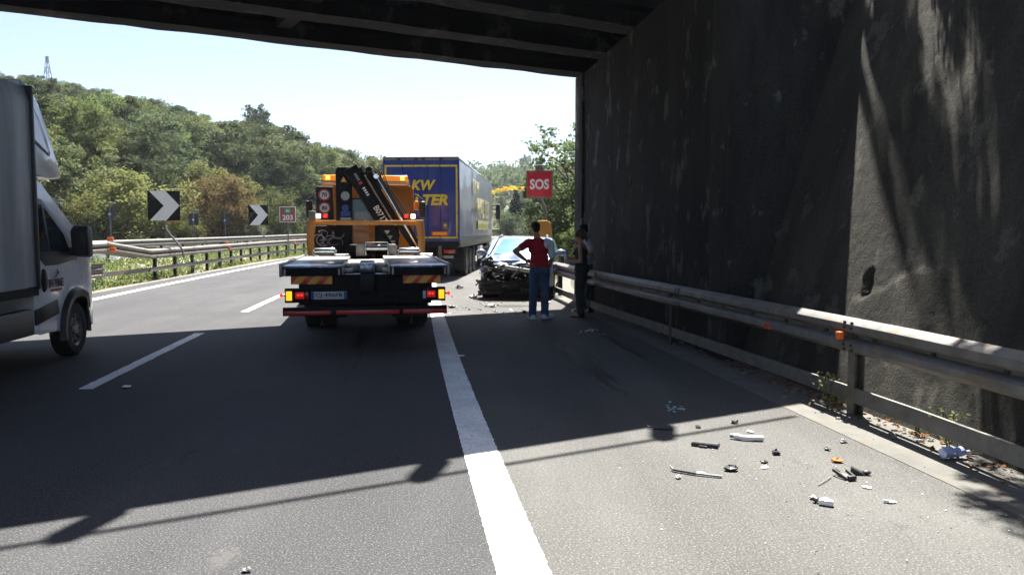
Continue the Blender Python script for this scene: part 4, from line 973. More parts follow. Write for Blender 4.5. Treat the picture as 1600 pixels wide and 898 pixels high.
# stabiliser and hoses under the frame, tread panel
mb = MB(); random.seed(11)
for k in range(9):
    x0 = random.uniform(-1.0, -.55); r_ = random.uniform(.08, .17); cz = random.uniform(1.35, 1.55); a0 = random.uniform(0, 6)
    mb.tube([(x0 + r_ * math.cos(a0 + i * .5), 5.0 + random.uniform(-.03, .03), cz + r_ * math.sin(a0 + i * .5) * .8) for i in range(9)], .006, 5)
mb.build('hose_coil', 'pale_panel', tow); B(-1.1, -.4, 5.2, 5.5, 1.1, 1.72, 'tool_box', 'chassis_black', tow, .02)
for k in range(4): MB().prism([(.38 + .06 * k, 1.62 - .11 * k), (.50 + .06 * k, 1.62 - .11 * k), (.44 + .06 * k, 1.53 - .11 * k)], 5.2, 5.28, 'y').build('gusset', 'lift_steel', tow)
for x in (-.62, .64): B(x - .25, x + .3, .6, .66, .25, .68, 'mudflap', 'rubber', tow, .01)
for s in (-1, 1):
    for q in (.62, .90): wheel(tow, (s * q, 1.75, .42), .42, .25, s)
    wheel(tow, (s * .92, 7.3, .42), .42, .26, s)
    MB().prism([(1.2, .5), (1.25, .8), (1.5, .92), (2.0, .92), (2.25, .8), (2.3, .5), (2.2, .5), (2.15, .74), (1.95, .84), (1.55, .84), (1.35, .74), (1.3, .5)], *sorted((s * .48, s * 1.04)), 'x').build('mudguard', 'black_plastic', tow, bevel=.005)
MB().cyl((-.3, 1.75, .42), (.3, 1.75, .42), .2, 14).build('axle', 'chassis_black', tow)
B(-1.05, 1.05, 8.30, 8.50, .35, .70, 'front_bumper', 'truck_orange', tow, .04)
MB().grid(lambda s, t: (s * (1.0 - .04 * t), 8.36 - .20 * t, 1.5 + .85 * t), frange(-1, 1, .5), frange(0, 1, .25)).build('windscreen', 'car_glass', tow, fix=False)

# ---- blue curtain-sided lorry
lx, ly = -2.98, 26.3
lor = thing('curtainsider_lorry', 'blue curtain-sided lorry with yellow lettering and yellow-edged rear doors', 'lorry', (lx, ly, 0), R(-3.0))
LB = lambda x0, x1, y0, y1, z0, z1, name, m, par=lor, bev=.006, **k: MB().bb(x0, x1, y0, y1, z0, z1).build(name, m, par, bevel=bev, **k)
HW = 1.25
for a, b in ((-HW + .03, -.055), (-.045, HW - .03)):
    d_ = LB(a, b, .0, .05, 1.26, 3.92, 'rear_door', 'lorry_blue', lor, .01)
    for z in (1.5, 2.2, 3.0, 3.7): MB().cyl((a + .03 if a < -.5 else b - .03, -.01, z - .06), (a + .03 if a < -.5 else b - .03, -.01, z + .06), .02, 8).build('hinge', 'lorry_blue', d_)
for x in (-.62, -.25, .2, .62):
    MB().tube([(x, -.022, 1.27), (x, -.022, 3.90)], .014, 8).build('lock_rod', 'lorry_blue', lor)
mb = MB(); W_ = .055
for a, b, c, e in ((-HW + .05, HW - .05, 3.70, 3.70 + W_), (-HW + .05, HW - .05, 1.36, 1.36 + W_)): mb.bb(a, b, -.030, .0, c, e)
for a in (-HW + .05, HW - .05 - W_): mb.bb(a, a + W_, -.028, .0, 1.36 + W_, 3.70)
mb.build('yellow_border', 'lorry_yellow', lor, smooth=False)
LB(-HW, HW, -.03, .05, 3.925, 4.02, 'roof_rail', 'galvanised', lor)
for x in (-.72, -.15, .08, .66): LB(x - .06, x + .06, -.045, -.03, 3.92, 3.97, 'marker_lamp', 'chassis_black', lor)
text('lettering', 'LKW', .6, 'lorry_yellow', lor, (-.02, -.036, 3.10), width=1.02, lh=.34, bold=.042, shear=.22)
text('lettering', 'WALTER', .6, 'lorry_yellow', lor, (-.08, -.036, 2.62), width=1.95, lh=.36, bold=.042, shear=.22)
rp2 = LB(.34, .88, -.04, -.001, 1.44, 1.60, 'warning_plate', 'reflex_red', lor, .003); LB(.375, .85, -.045, -.0405, 1.475, 1.565, 'plate_centre', 'marker_yellow', rp2, 0)
LB(.70, .88, -.04, -.001, 1.66, 1.90, 'door_plate', 'galvanised', lor); MB().cyl((.79, -.041, 1.79), (.79, -.048, 1.79), .045, 14).build('round_tag', 'marker_yellow', lor)
LB(-HW, HW, -.02, .12, 1.12, 1.255, 'rear_sill', 'chassis_black', lor, .01)
LB(-1.2, 1.2, .04, .14, .55, .68, 'rear_bumper', 'chassis_black', lor, .01)
for s in (-1, 1):
    lc = LB(*sorted((s * .70, s * 1.15)), -.02, .06, .84, 1.02, 'tail_lamp', 'chassis_black', lor, .01)
    LB(*sorted((s * .74, s * 1.12)), -.03, -.0205, .87, .99, 'tail_lens', 'lens_red', lc, .008)
    LB(*sorted((s * .70, s * 1.05)), .0, .04, .70, .80, 'mud_plate', 'pale_panel', lor, .004)
    LB(*sorted((s * .55, s * .66)), .0, .1, .65, 1.12, 'bumper_stay', 'galvanised_old', lor, .01)
LB(-.4, .0, -.01, .03, .88, 1.0, 'number_plate', 'plate_white', lor, .003)
# curtain side with buckles
def curt(s):
    def f(y, z):
        w = math.sin(y * 2.3) * .002 + noise.noise((y * .7, z * .9, s)) * .007 * (1 - abs((z - 2.6) / 1.35) ** 4)
        return (s * (HW + .012 + w), y, z)
    return f
for s in (-1, 1):
    cu_ = MB().grid(curt(s), frange(.05, 13.55, .25), frange(1.30, 3.90, .13)).build('side_curtain', 'lorry_curtain', lor, fix=False)
    if s > 0:
        rotS = (R(90), 0, R(90))
        def ct(body, y0, wid, z, h): return text('lettering', body, .5, 'curtain_yellow', cu_, (HW + .055, y0, z), rotS, width=wid, lh=h, bold=.04, shear=.22)
        ct('LKW', 5.3, 2.6, 3.30, .55); ct('WALTER', 8.6, 6.0, 2.55, .80)
        MB().prism([(2.1, 3.02), (6.2, 2.96), (6.2, 3.56), (2.1, 3.62)], HW + .036, HW + .040, 'x').build('faded_panel', 'curtain_yellow', cu_, smooth=False) if False else None
        MB().bb(HW + .045, HW + .05, 6.0, 11.2, 1.66, 2.02).build('yellow_band', 'curtain_yellow', cu_, smooth=False)
    mb = MB(); y = .3
    while y < 13.5: mb.bar((s * (HW + .02), y, 1.42), (s * (HW + .02), y, 1.06), .05, .012, up=(1, 0, 0)); mb.box((s * (HW + .03), y, 1.25), (.02, .07, .09)); y += .33
    tag(mb.build('curtain_straps', 'pale_panel', lor, smooth=False), kind='stuff')
    LB(*sorted((s * (HW - .04), s * HW)), .0, 13.6, 1.08, 1.29, 'side_rail', 'galvanised_old', lor)
    LB(*sorted((s * (HW - .06), s * (HW + .01))), .0, .06, 1.26, 3.93, 'corner_post', 'lorry_blue', lor, .01)
    for y in (2.6, 3.91, 5.22): wheel(lor, (s * 1.03, y, .52), .52, .385, s)
    LB(*sorted((s * (HW - .05), s * HW)), 6.4, 8.6, .45, 1.0, 'side_box', 'pale_panel', lor, .02)
    MB().tube([(s * 1.2, 8.9, .55), (s * 1.2, 11.2, .55)], .05, 6).build('side_guard', 'galvanised_old', lor); MB().tube([(s * 1.2, 8.9, .85), (s * 1.2, 11.2, .85)], .05, 6).build('side_guard', 'galvanised_old', lor)
    LB(*sorted((s * .8, s * 1.22)), 1.75, 1.79, .25, 1.0, 'mudflap', 'rubber', lor)
    for y in (14.6, ): wheel(lor, (s * 1.02, y + 1.2, .5), .5, .32, s)
    wheel(lor, (s * .95, 12.0, .5), .5, .5, s)
    mm = LB(*sorted((s * 1.30, s * 1.52)), 15.9, 16.05, 2.2, 3.0, 'mirror', 'black_plastic', lor, .05); MB().tube([(s * 1.1, 16, 2.9), (s * 1.4, 15.98, 2.95)], .03, 8).build('mirror_arm', 'black_plastic', mm)
LB(-HW + .05, HW - .05, .1, 13.5, 1.05, 1.30, 'floor', 'chassis_black', lor); LB(-HW, HW, .0, 13.6, 3.90, 4.0, 'roof', 'pale_panel', lor, .02)
LB(-HW, HW, 13.52, 13.6, 1.2, 3.95, 'front_wall', 'lorry_blue', lor); LB(-.45, .45, .3, 13.4, .75, 1.06, 'chassis', 'chassis_black', lor)
LB(-1.0, 1.0, 14.35, 16.3, 1.0, 3.6, 'cab', 'lorry_blue', lor, .12, seg=3); LB(-1.0, 1.0, 14.4, 16.35, .35, .995, 'cab_base', 'chassis_black', lor, .03)
# ---------------------------------------------------------------- wrecked car, front towards the camera
car = thing('wrecked_car', 'dark blue hatchback with its front end smashed, standing against the crash barrier', 'car', (.07, 18.45, 0), R(174.3))
CH = .86
cprof = [(-3.98, .34), (-4.05, .62), (-4.02, .95), (-3.72, 1.05), (-3.35, 1.36), (-2.9, 1.45), (-2.35, 1.475), (-2.02, 1.44), (-1.30, 1.03), (-.9, .98), (-.45, .92), (-.40, .60), (-.42, .30), (-1.0, .26), (-3.0, .26)]
def cnose(s, x, y, z):
    x = math.copysign(min(abs(x), CH), x)
    if z > 1.0: x *= 1 - .30 * (z - 1.0)
    z -= .05 * abs(s) ** 3 * (z > .9)
    return x, y, z
hull(cprof, CH, 9, 0, cnose, (-1, -.9, -.45, 0, .45, .9, 1), (-3.5, -3, -2.6, -2, -1.6, -1.3), (.6, .9, 1.0, 1.2)).build('body', 'car_paint', car, bevel=.035, seg=3, ang=45)
def cw(s, t):  # windscreen
    y = -1.33 - .67 * t; z = 1.035 + .375 * t; hw = (.74 - .15 * t)
    return (s * hw, y + .012 - .07 * abs(s) ** 3 * 1.0 + .03, z + .018 - .03 * abs(s) ** 3)
ws = MB().grid(cw, frange(-1, 1, .125), frange(0, 1, .125)).build('windscreen', 'windscreen', car, fix=False)
mb = MB()
for s in (-1, 1): mb.tube([(s * .79, -1.28, 1.02), (s * .70, -1.68, 1.26), (s * .63, -2.02, 1.43), (s * .62, -2.6, 1.455), (s * .64, -3.2, 1.39)], .030, 8)
mb.build('roof_pillar', 'car_paint', car)
mb = MB(); mb.tube([(.60, -2.05, 1.47), (.60, -2.8, 1.50), (.62, -3.3, 1.42)], .018, 6); mb.tube([(-.60, -2.05, 1.47), (-.60, -2.8, 1.50), (-.62, -3.3, 1.42)], .018, 6); mb.build('roof_bar', 'raw_alloy', car)
for s in (-1, 1):
    def sw(y, z, s=s): return (s * (CH * (1 - .30 * (z - 1.0)) + .006), y, z)
    for poly, nm in (([(-1.55, 1.06), (-2.02, 1.36), (-2.5, 1.40), (-2.5, 1.06)], 'front_side_window'), ([(-2.58, 1.06), (-2.58, 1.40), (-3.1, 1.36), (-3.5, 1.1)], 'rear_side_window')):
        n = len(poly); vs = [sw(y, z) for y, z in poly] + [(sw(y, z)[0] - s * .012, y, z) for y, z in poly]
        MB().add(vs, [tuple(range(n)), tuple(range(2 * n - 1, n - 1, -1))] + [(i, (i + 1) % n, n + (i + 1) % n, n + i) for i in range(n)]).build(nm, 'windscreen', car, smooth=False)
    mr = MB().ell((s * 1.0, -1.50, 1.07), (.13, .08, .085), 14, 10).build('door_mirror', 'car_paint', car)
    MB().bar((s * .84, -1.52, 1.03), (s * .93, -1.5, 1.05), .05, .05).build('mirror_arm', 'black_plastic', mr)
    MB().bb(*sorted((s * (CH - .02), s * (CH + .022))), -2.6, -2.4, .80, .84).build('door_handle', 'car_dark_metal', car, bevel=.008)
    MB().bb(*sorted((s * (CH - .02), s * (CH + .015))), -3.2, -1.3, .50, .58).build('side_trim', 'black_plastic', car, bevel=.01)
    for y in (-.95, -3.35):
        wheel(car, (s * .77, y, .30), .30, .20, s, rim='steel_rim')
        MB().cyl((s * .5, y, .33), (s * (CH + .004), y, .33), .36, 24).build('wheel_arch', 'chassis_black', car)
random.seed(21)
# buckled bonnet: folded upwards in the middle, front lip curled
def bonnet(s, t):
    y = -1.28 + .92 * t; z = 1.035 - .03 * t
    z += .10 * math.sin(t * 3.1) * math.exp(-((s + .15) / .6) ** 2) - .16 * sm(.55, 1.0, t) - .05 * abs(s) ** 3
    z += noise.noise((s * 1.6, t * 2.1, 4)) * .045 * t + noise.noise((s * 6, t * 6, 9)) * .006 * t
    if t > .7: z -= .03 * abs(math.sin(s * 4.2 + 1)) * (t - .55) / .45
    y += .05 * noise.noise((s * 3, 1, 2)) * t
    return (s * (.76 + .05 * t), y, z + .012)
MB().grid(bonnet, frange(-1, 1, .06), frange(0, 1, .06)).build('bonnet', 'car_paint', car, fix=False, ang=25)
def lip(s, t):
    x, y, z = bonnet(s, 1.0); return (x, y + .02 + .05 * t * (1 + noise.noise((s * 4, 2, 2))), z - .13 * t - .05 * noise.noise((s * 5, 7, 1)) * t)
MB().grid(lip, frange(-1, 1, .06), frange(0, 1, .25)).build('bonnet_lip', 'raw_alloy', car, fix=False, ang=25)
def crumple(name, m, c, d, seed, amp=.06, rot=(0, 0, 0), par=car, n=9):
    M = Matrix.Rotation(rot[2], 3, 'Z') @ Matrix.Rotation(rot[1], 3, 'Y') @ Matrix.Rotation(rot[0], 3, 'X'); c = Vector(c)
    def f(u, w):
        p = Vector((u * d[0] / 2, 0, w * d[1] / 2)); q = noise.noise((u * 2 + seed, w * 2, seed * 1.7)); q2 = noise.noise((u * 5 + seed, w * 5, seed))
        p.y += q * amp + q2 * amp * .5; p.x += q2 * amp * .3; p.z += q * amp * .4
        return c + M @ p
    mb = MB().grid(f, frange(-1, 1, 2 / n), frange(-1, 1, 2 / n)); k = len(mb.v)
    mb.add([Vector(v) + M @ Vector((0, -.012, 0)) for v in mb.v[:k]], mb.f[:])
    return mb.build(name, m, par, fix=False, ang=20)
MB().bb(-.72, .72, -.62, -.30, .30, .80).build('engine_bay', 'chassis_black', car, bevel=.03)
crumple('radiator', 'car_dark_metal', (-.1, -.18, .55), (.75, .40), 3, .10)
crumple('front_panel', 'car_dark_metal', (.1, -.26, .66), (1.35, .26), 7, .09)
crumple('bumper_cover', 'black_plastic', (.08, -.06, .28), (1.45, .30), 12, .14, (R(-12), 0, R(2)))
crumple('bumper_corner', 'black_plastic', (.80, -.16, .30), (.40, .38), 15, .12, (0, R(12), R(-52)))
crumple('wing', 'car_paint', (.78, -.52, .74), (.55, .40), 18, .12, (0, R(8), R(-72)))
crumple('wing', 'car_paint', (-.80, -.55, .72), (.5, .42), 23, .08, (0, R(-6), R(82)))
crumple('grille', 'black_plastic', (.25, -.10, .70), (.55, .20), 27, .06, (R(20), R(9), 0))
crumple('inner_wing', 'car_dark_metal', (.66, -.20, .78), (.34, .36), 31, .14, (R(8), R(20), R(-30)))
crumple('inner_wing', 'car_dark_metal', (-.58, -.22, .68), (.40, .34), 37, .12, (0, R(-15), R(35)))
MB().bar((-.45, -.10, .66), (.42, -.05, .80), .05, .09).build('cross_bar', 'raw_alloy', car, bevel=.015)
MB().tube([(-.7, -.08, .42), (-.3, .02, .40), (.2, .03, .41), (.68, -.1, .46)], .035, 8).build('bumper_beam', 'car_dark_metal', car)
for s, z in ((1, .72), (-1, .66)):
    hl = MB().ell((s * .62, -.14, z), (.14, .09, .085), 14, 10).build('headlight', 'car_dark_metal', car); MB().ell((s * .60, -.085, z), (.075, .045, .055), 12, 8).build('reflector_bowl', 'raw_alloy', hl)
mb = MB()
for k in range(20):
    x = random.uniform(-.72, .78); z = random.uniform(.28, .84); y = random.uniform(-.22, .03)
    M = Matrix.Rotation(random.uniform(-1, 1), 3, 'Y') @ Matrix.Rotation(random.uniform(-1, 1), 3, 'Z')
    mb.box((x, y, z), (random.uniform(.04, .18), random.uniform(.01, .03), random.uniform(.012, .05)), M)
mb.build('torn_brackets', 'car_dark_metal', car, smooth=False)['kind'] = 'stuff'
mb = MB()
for k in range(30):
    x = random.uniform(-.7, .78); z = random.uniform(.32, .86); p = Vector((x, random.uniform(-.12, .04), z)); pts = [p]
    for i in range(4): p = p + Vector((random.uniform(-.14, .14), random.uniform(-.05, .05), random.uniform(-.12, .08))); pts.append(p)
    mb.tube(pts, random.uniform(.008, .026), 7)
mb.build('torn_hoses', 'rubber', car)['kind'] = 'stuff'
mb = MB()
for k in range(18):
    x = random.choice((random.uniform(.45, .85), random.uniform(-.7, .8))); z = random.uniform(.45, .85)
    mb.box((x, random.uniform(-.05, .05), z), (random.uniform(.02, .09), .012, random.uniform(.012, .035)), Matrix.Rotation(random.uniform(-1.2, 1.2), 3, 'Y'))
mb.build('bright_fragments', 'raw_alloy', car, smooth=False)['kind'] = 'stuff'
MB().bar((.98, .04, .03), (.70, -.02, .06), .05, .03).build('hanging_trim', 'black_plastic', car)

# ---------------------------------------------------------------- people
def hand(mb, w, d, palm_n, side, curl=.5, sc=1.0):
    """palm and five fingers: w wrist, d direction of the hand, palm_n normal of the palm, side = thumb side vector"""
    w, d, nrm, sd_ = Vector(w), Vector(d).normalized(), Vector(palm_n).normalized(), Vector(side).normalized()
    mb.cap(w, w + d * .05 * sc, .024 * sc, .028 * sc); 
    for q in (-1, 0, 1): mb.cap(w + d * .03 * sc + sd_ * q * .018 * sc, w + d * .085 * sc + sd_ * q * .024 * sc, .017 * sc, .0145 * sc)
    for i, ln in enumerate((.070, .082, .076, .060)):
        b = w + d * .090 * sc + sd_ * (.030 - .020 * i) * sc; c = curl * (1 + .12 * i)
        d1 = (d * math.cos(c * .7) + nrm * math.sin(c * .7)); d2 = (d * math.cos(c * 1.7) + nrm * math.sin(c * 1.7))
        m_ = b + d1 * ln * .52 * sc; mb.cap(b - d * .01, m_, .0095 * sc, .0085 * sc, 8); mb.cap(m_, m_ + d2 * ln * .48 * sc, .0085 * sc, .007 * sc, 8)
    tb_ = w + d * .03 * sc + sd_ * .030 * sc; td = (d * .62 + sd_ * .7 + nrm * .25).normalized()
    m_ = tb_ + td * .038 * sc; mb.cap(tb_ - td * .015, m_, .013 * sc, .0105 * sc, 8); mb.cap(m_, m_ + (td + d * .5).normalized() * .032 * sc, .0105 * sc, .0085 * sc, 8)
def head(mb, c, f, up=(0, 0, 1), sc=1.0):
    """skull, jaw, nose, brow, lips, ears; f = the way the face looks"""
    c = Vector(c); f = Vector(f).normalized(); up = (Vector(up) - f * Vector(up).dot(f)).normalized(); r = f.cross(up)
    M = Matrix((r, f, up)).transposed()
    P = lambda x, y, z: c + M @ Vector((x, y, z)) * sc
    mb.ell(P(0, -.008, .022), (.074 * sc, .094 * sc, .090 * sc), 20, 14, M); mb.ell(P(0, .030, -.045), (.054 * sc, .056 * sc, .066 * sc), 16, 12, M)
    mb.cap(P(0, .082, .012), P(0, .108, -.022), .009 * sc, .014 * sc); mb.cap(P(-.035, .080, .030), P(.035, .080, .030), .011 * sc)
    mb.cap(P(-.018, .082, -.058), P(.018, .082, -.058), .008 * sc); mb.cap(P(-.016, .080, -.071), P(.016, .080, -.071), .008 * sc); mb.ell(P(0, .076, -.098), (.02 * sc, .016 * sc, .016 * sc))
    for s in (-1, 1):
        mb.ell(P(s * .074, -.005, -.008), (.010 * sc, .020 * sc, .030 * sc), 10, 8, M); mb.ell(P(s * .044, .058, -.022), (.022 * sc, .02 * sc, .02 * sc), 10, 8, M)
    return P, M
def limb(mb, pts, rs):
    for a, b, r1, r2 in zip(pts[:-1], pts[1:], rs[:-1], rs[1:]): mb.cap(a, b, r1, r2)
def eyes(P, par, sc=1.0):
    for s in (-1, 1): MB().ell(P(s * .032, .0815, .008), (.012 * sc, .009 * sc, .007 * sc), 10, 8).build('eye', 'letter_black', par)

# man in the red and white polo, seen from behind, left hand on his hip
man = thing('person', 'person in red polo with white right sleeve and jeans, hand on hip', 'person', (.50, 14.52, 0), R(4))
b = MB(); HZ = 1.655
P, Mh = head(b, (-.07, .03, HZ), (-.18, 1, -.12))
b.cap((-.035, -.01, 1.43), (-.062, .015, 1.57), .060, .056)
b.ell((0, 0, .95), (.165, .115, .14)); b.ell((0, 0, 1.12), (.15, .105, .17)); b.ell((-.01, 0, 1.31), (.175, .118, .18)); b.cap((-.175, -.01, 1.41), (.165, -.01, 1.40), .062, .062)
limb(b, [(-.195, -.01, 1.405), (-.455, -.10, 1.245), (-.245, .035, 1.075)], [.056, .045, .032])          # left arm akimbo
hand(b, (-.240, .04, 1.072), (.75, .5, -.25), (.3, -.6, -.5), (.2, .5, .7), .7)
limb(b, [(.190, -.01, 1.395), (.235, -.01, 1.13), (.185, .12, .93)], [.056, .045, .032])
hand(b, (.183, .125, .925), (-.2, .4, -.9), (-1, .1, -.1), (.1, 1, .3), .6)
limb(b, [(-.085, 0, .92), (-.105, .02, .50), (-.125, -.015, .09)], [.085, .060, .042]); limb(b, [(.09, 0, .92), (.10, .03, .50), (.10, 0, .09)], [.085, .060, .042])
b.cap((-.125, -.02, .06), (-.14, .14, .045), .045, .035); b.cap((.10, -.02, .06), (.14, .15, .045), .045, .035)
mbody = remeshed(b, 'body', 'skin', man); eyes(P, man)
h = MB(); h.ell(P(0, -.020, .045), (.082, .094, .084), 20, 14, Mh); h.ell(P(0, -.055, .0), (.074, .060, .080), 16, 12, Mh)
for s in (-1, 1): h.ell(P(s * .06, .005, .035), (.022, .06, .05), 12, 8, Mh)
remeshed(h, 'hair', 'hair_black', man, .009)
c = MB(); c.ell((0, 0, .985), (.182, .132, .10)); c.ell((0, 0, 1.11), (.172, .126, .17)); c.ell((-.01, -.002, 1.30), (.196, .138, .185)); c.cap((-.175, -.012, 1.395), (.165, -.012, 1.39), .078, .078); c.cap((-.035, -.01, 1.40), (-.045, .0, 1.47), .075, .066)
limb(c, [(-.195, -.012, 1.40), (-.335, -.06, 1.318)], [.078, .068])
remeshed(c, 'polo_shirt', 'polo_red', man, .012, 4)
c = MB(); limb(c, [(.11, -.018, 1.405), (.185, -.015, 1.385), (.222, -.012, 1.17)], [.074, .079, .068]); c.ell((.12, -.03, 1.36), (.075, .116, .085))
remeshed(c, 'white_sleeve', 'cloth_white', man, .012, 4)
c = MB(); c.cap((-.045, -.062, 1.452), (.0, -.068, 1.446), .018); remeshed(c, 'collar', 'polo_red', man, .009)
j = MB(); j.ell((0, 0, .92), (.178, .130, .14)); limb(j, [(-.085, 0, .88), (-.107, .02, .50), (-.127, -.012, .07)], [.105, .080, .072]); limb(j, [(.09, 0, .88), (.104, .03, .50), (.102, 0, .07)], [.105, .080, .072])
remeshed(j, 'jeans', 'denim', man, .012, 3)
for x, dx in ((-.127, -.03), (.105, .15)):
    sh = MB(); sh.cap((x - dx * .2, -.045, .05), (x + dx, .17, .042), .056, .048); sh.box((x + dx * .45, .06, .016), (.10, .30, .03), Matrix.Rotation(-math.atan2(dx, .2), 3, 'Z')); remeshed(sh, 'shoe', 'cloth_white', man, .010)

# woman in black, in profile facing left, holding a bottle
wo_ = thing('person', 'person in black tank top and black trousers holding a water bottle, brown hair tied back', 'person', (1.30, 14.9, 0), R(72))
b = MB(); P, Mh = head(b, (0, .05, 1.535), (0, 1, -.22), sc=.96)
b.cap((0, -.0, 1.34), (0, .03, 1.47), .048, .046)
b.ell((0, 0, .92), (.155, .125, .14)); b.ell((0, .0, 1.05), (.125, .10, .16)); b.ell((0, 0, 1.21), (.145, .11, .16)); b.cap((-.145, -.01, 1.315), (.145, -.01, 1.315), .048)
for s in (-1, 1):
    limb(b, [(s * .165, -.01, 1.31), (s * .185, .0 - .03, 1.05), (s * .09, .20, 1.06 + .02 * s)], [.046, .037, .027])
    hand(b, (s * .088, .205, 1.062 + .02 * s), (-s * .45, .85, .12), (-s, .2, 0), (0, .1, 1), 1.0, .93)
limb(b, [(-.08, 0, .88), (-.085, .02, .48), (-.09, -.01, .08)], [.082, .055, .038]); limb(b, [(.08, 0, .88), (.085, .04, .48), (.09, .02, .08)], [.082, .055, .038])
for s in (-1, 1): b.cap((s * .09, -.02, .05), (s * .10, .15, .03), .038, .028)
remeshed(b, 'body', 'skin', wo_); eyes(P, wo_, .95)
h = MB(); h.ell(P(0, -.022, .04), (.082, .096, .088), 18, 12, Mh); h.ell(P(0, -.06, -.03), (.068, .055, .085), 16, 12, Mh); h.cap(P(0, -.10, -.02), P(0, -.125, -.14), .040, .022)
for s in (-1, 1): h.ell(P(s * .062, .0, .02), (.022, .062, .06), 10, 8, Mh)
remeshed(h, 'hair', 'hair_brown', wo_, .009)
c = MB(); c.ell((0, 0, .97), (.155, .125, .12)); c.ell((0, .0, 1.06), (.142, .115, .16)); c.ell((0, .008, 1.205), (.156, .128, .135))
for s in (-1, 1): c.cap((s * .085, .06, 1.27), (s * .09, -.0, 1.355), .030, .026); c.cap((s * .09, -.0, 1.355), (s * .08, -.07, 1.25), .026, .03); c.ell((s * .06, .09, 1.20), (.06, .06, .06))
remeshed(c, 'tank_top', 'cloth_black', wo_, .011)
j = MB(); j.ell((0, -.005, .90), (.168, .140, .14)); limb(j, [(-.08, 0, .86), (-.086, .02, .48), (-.09, -.01, .09)], [.108, .082, .075]); limb(j, [(.08, 0, .86), (.086, .04, .48), (.09, .02, .09)], [.108, .082, .075])
remeshed(j, 'trousers', 'cloth_black', wo_, .012)
for s in (-1, 1):
    sh = MB(); sh.box((s * .095, .065, .012), (.08, .25, .022)); sh.cap((s * .06, .10, .05), (s * .13, .10, .05), .012); remeshed(sh, 'sandal', 'leaf_litter', wo_, .008)
bt = thing('water_bottle', 'clear plastic water bottle held by the person in black', 'bottle', tuple(wo_.matrix_basis @ Vector((0, 0, 0))) if False else (1.30 - .30 * math.sin(R(72)), 14.9 + .30 * math.cos(R(72)), 1.0), 0)
mb = MB(); mb.tube([(0, 0, .0), (0, 0, .01), (0, 0, .09), (0, 0, .10), (0, 0, .16), (0, 0, .19), (0, 0, .205)], [.028, .033, .033, .031, .033, .018, .013], 16); mb.build('body', 'clear_plastic', bt); MB().cyl((0, 0, .206), (0, 0, .225), .015, 12).build('cap', 'plate_blue', bt)

# man in grey t-shirt behind her
m2 = thing('person', 'person in grey t-shirt half hidden behind the person in black, arm raised across the chest', 'person', (1.47, 15.75, 0), R(98))
b = MB(); P, Mh = head(b, (0, .07, 1.62), (.2, 1, -.25))
b.cap((0, 0, 1.42), (0, .045, 1.55), .056, .053); b.ell((0, 0, .95), (.16, .115, .14)); b.ell((0, 0, 1.12), (.145, .105, .17)); b.ell((0, 0, 1.30), (.17, .115, .17)); b.cap((-.17, -.01, 1.40), (.17, -.01, 1.40), .058)
limb(b, [(-.195, 0, 1.39), (-.30, -.04, 1.20), (-.10, .20, 1.30)], [.054, .044, .031]); hand(b, (-.095, .205, 1.302), (.8, .55, .05), (0, -1, 0), (0, .1, 1), .6)
limb(b, [(.195, 0, 1.39), (.23, -.05, 1.12), (.10, .19, 1.14)], [.054, .044, .031]); hand(b, (.095, .195, 1.142), (-.8, .5, .05), (0, -1, 0), (0, .1, 1), .6)
limb(b, [(-.085, 0, .92), (-.10, .05, .50), (-.11, .12, .09)], [.085, .058, .042]); limb(b, [(.085, 0, .92), (.10, .03, .50), (.10, 0, .09)], [.085, .058, .042])
b.cap((-.11, .10, .06), (-.12, .27, .045), .044, .034); b.cap((.10, -.02, .06), (.12, .15, .045), .044, .034)
remeshed(b, 'body', 'skin', m2); eyes(P, m2)
h = MB(); h.ell(P(0, -.02, .05), (.084, .098, .086), 18, 12, Mh); h.ell(P(0, -.055, .01), (.074, .058, .07), 14, 10, Mh); h.cap(P(-.04, .07, .055), P(.04, .07, .055), .020); remeshed(h, 'hair', 'hair_black', m2, .009)
c = MB(); c.ell((0, 0, .98), (.175, .13, .10)); c.ell((0, 0, 1.12), (.165, .122, .17)); c.ell((0, 0, 1.29), (.188, .134, .175)); c.cap((-.17, -.01, 1.385), (.17, -.01, 1.385), .074)
limb(c, [(-.195, 0, 1.385), (-.265, -.03, 1.26)], [.074, .066]); limb(c, [(.195, 0, 1.385), (.222, -.035, 1.20)], [.074, .066])
remeshed(c, 't_shirt', 'cloth_grey', m2, .012)
j = MB(); j.ell((0, 0, .92), (.172, .128, .14)); limb(j, [(-.085, 0, .88), (-.10, .05, .50), (-.11, .12, .10)], [.104, .08, .07]); limb(j, [(.085, 0, .88), (.10, .03, .50), (.10, 0, .10)], [.104, .08, .07])
remeshed(j, 'jeans', 'cloth_teal', m2, .012)
for x, y in ((-.11, .12), (.10, 0)):
    sh = MB(); sh.cap((x, y - .035, .05), (x + .005, y + .16, .042), .049, .041); sh.box((x, y + .06, .016), (.085, .27, .03)); remeshed(sh, 'shoe', 'cloth_white', m2, .010)

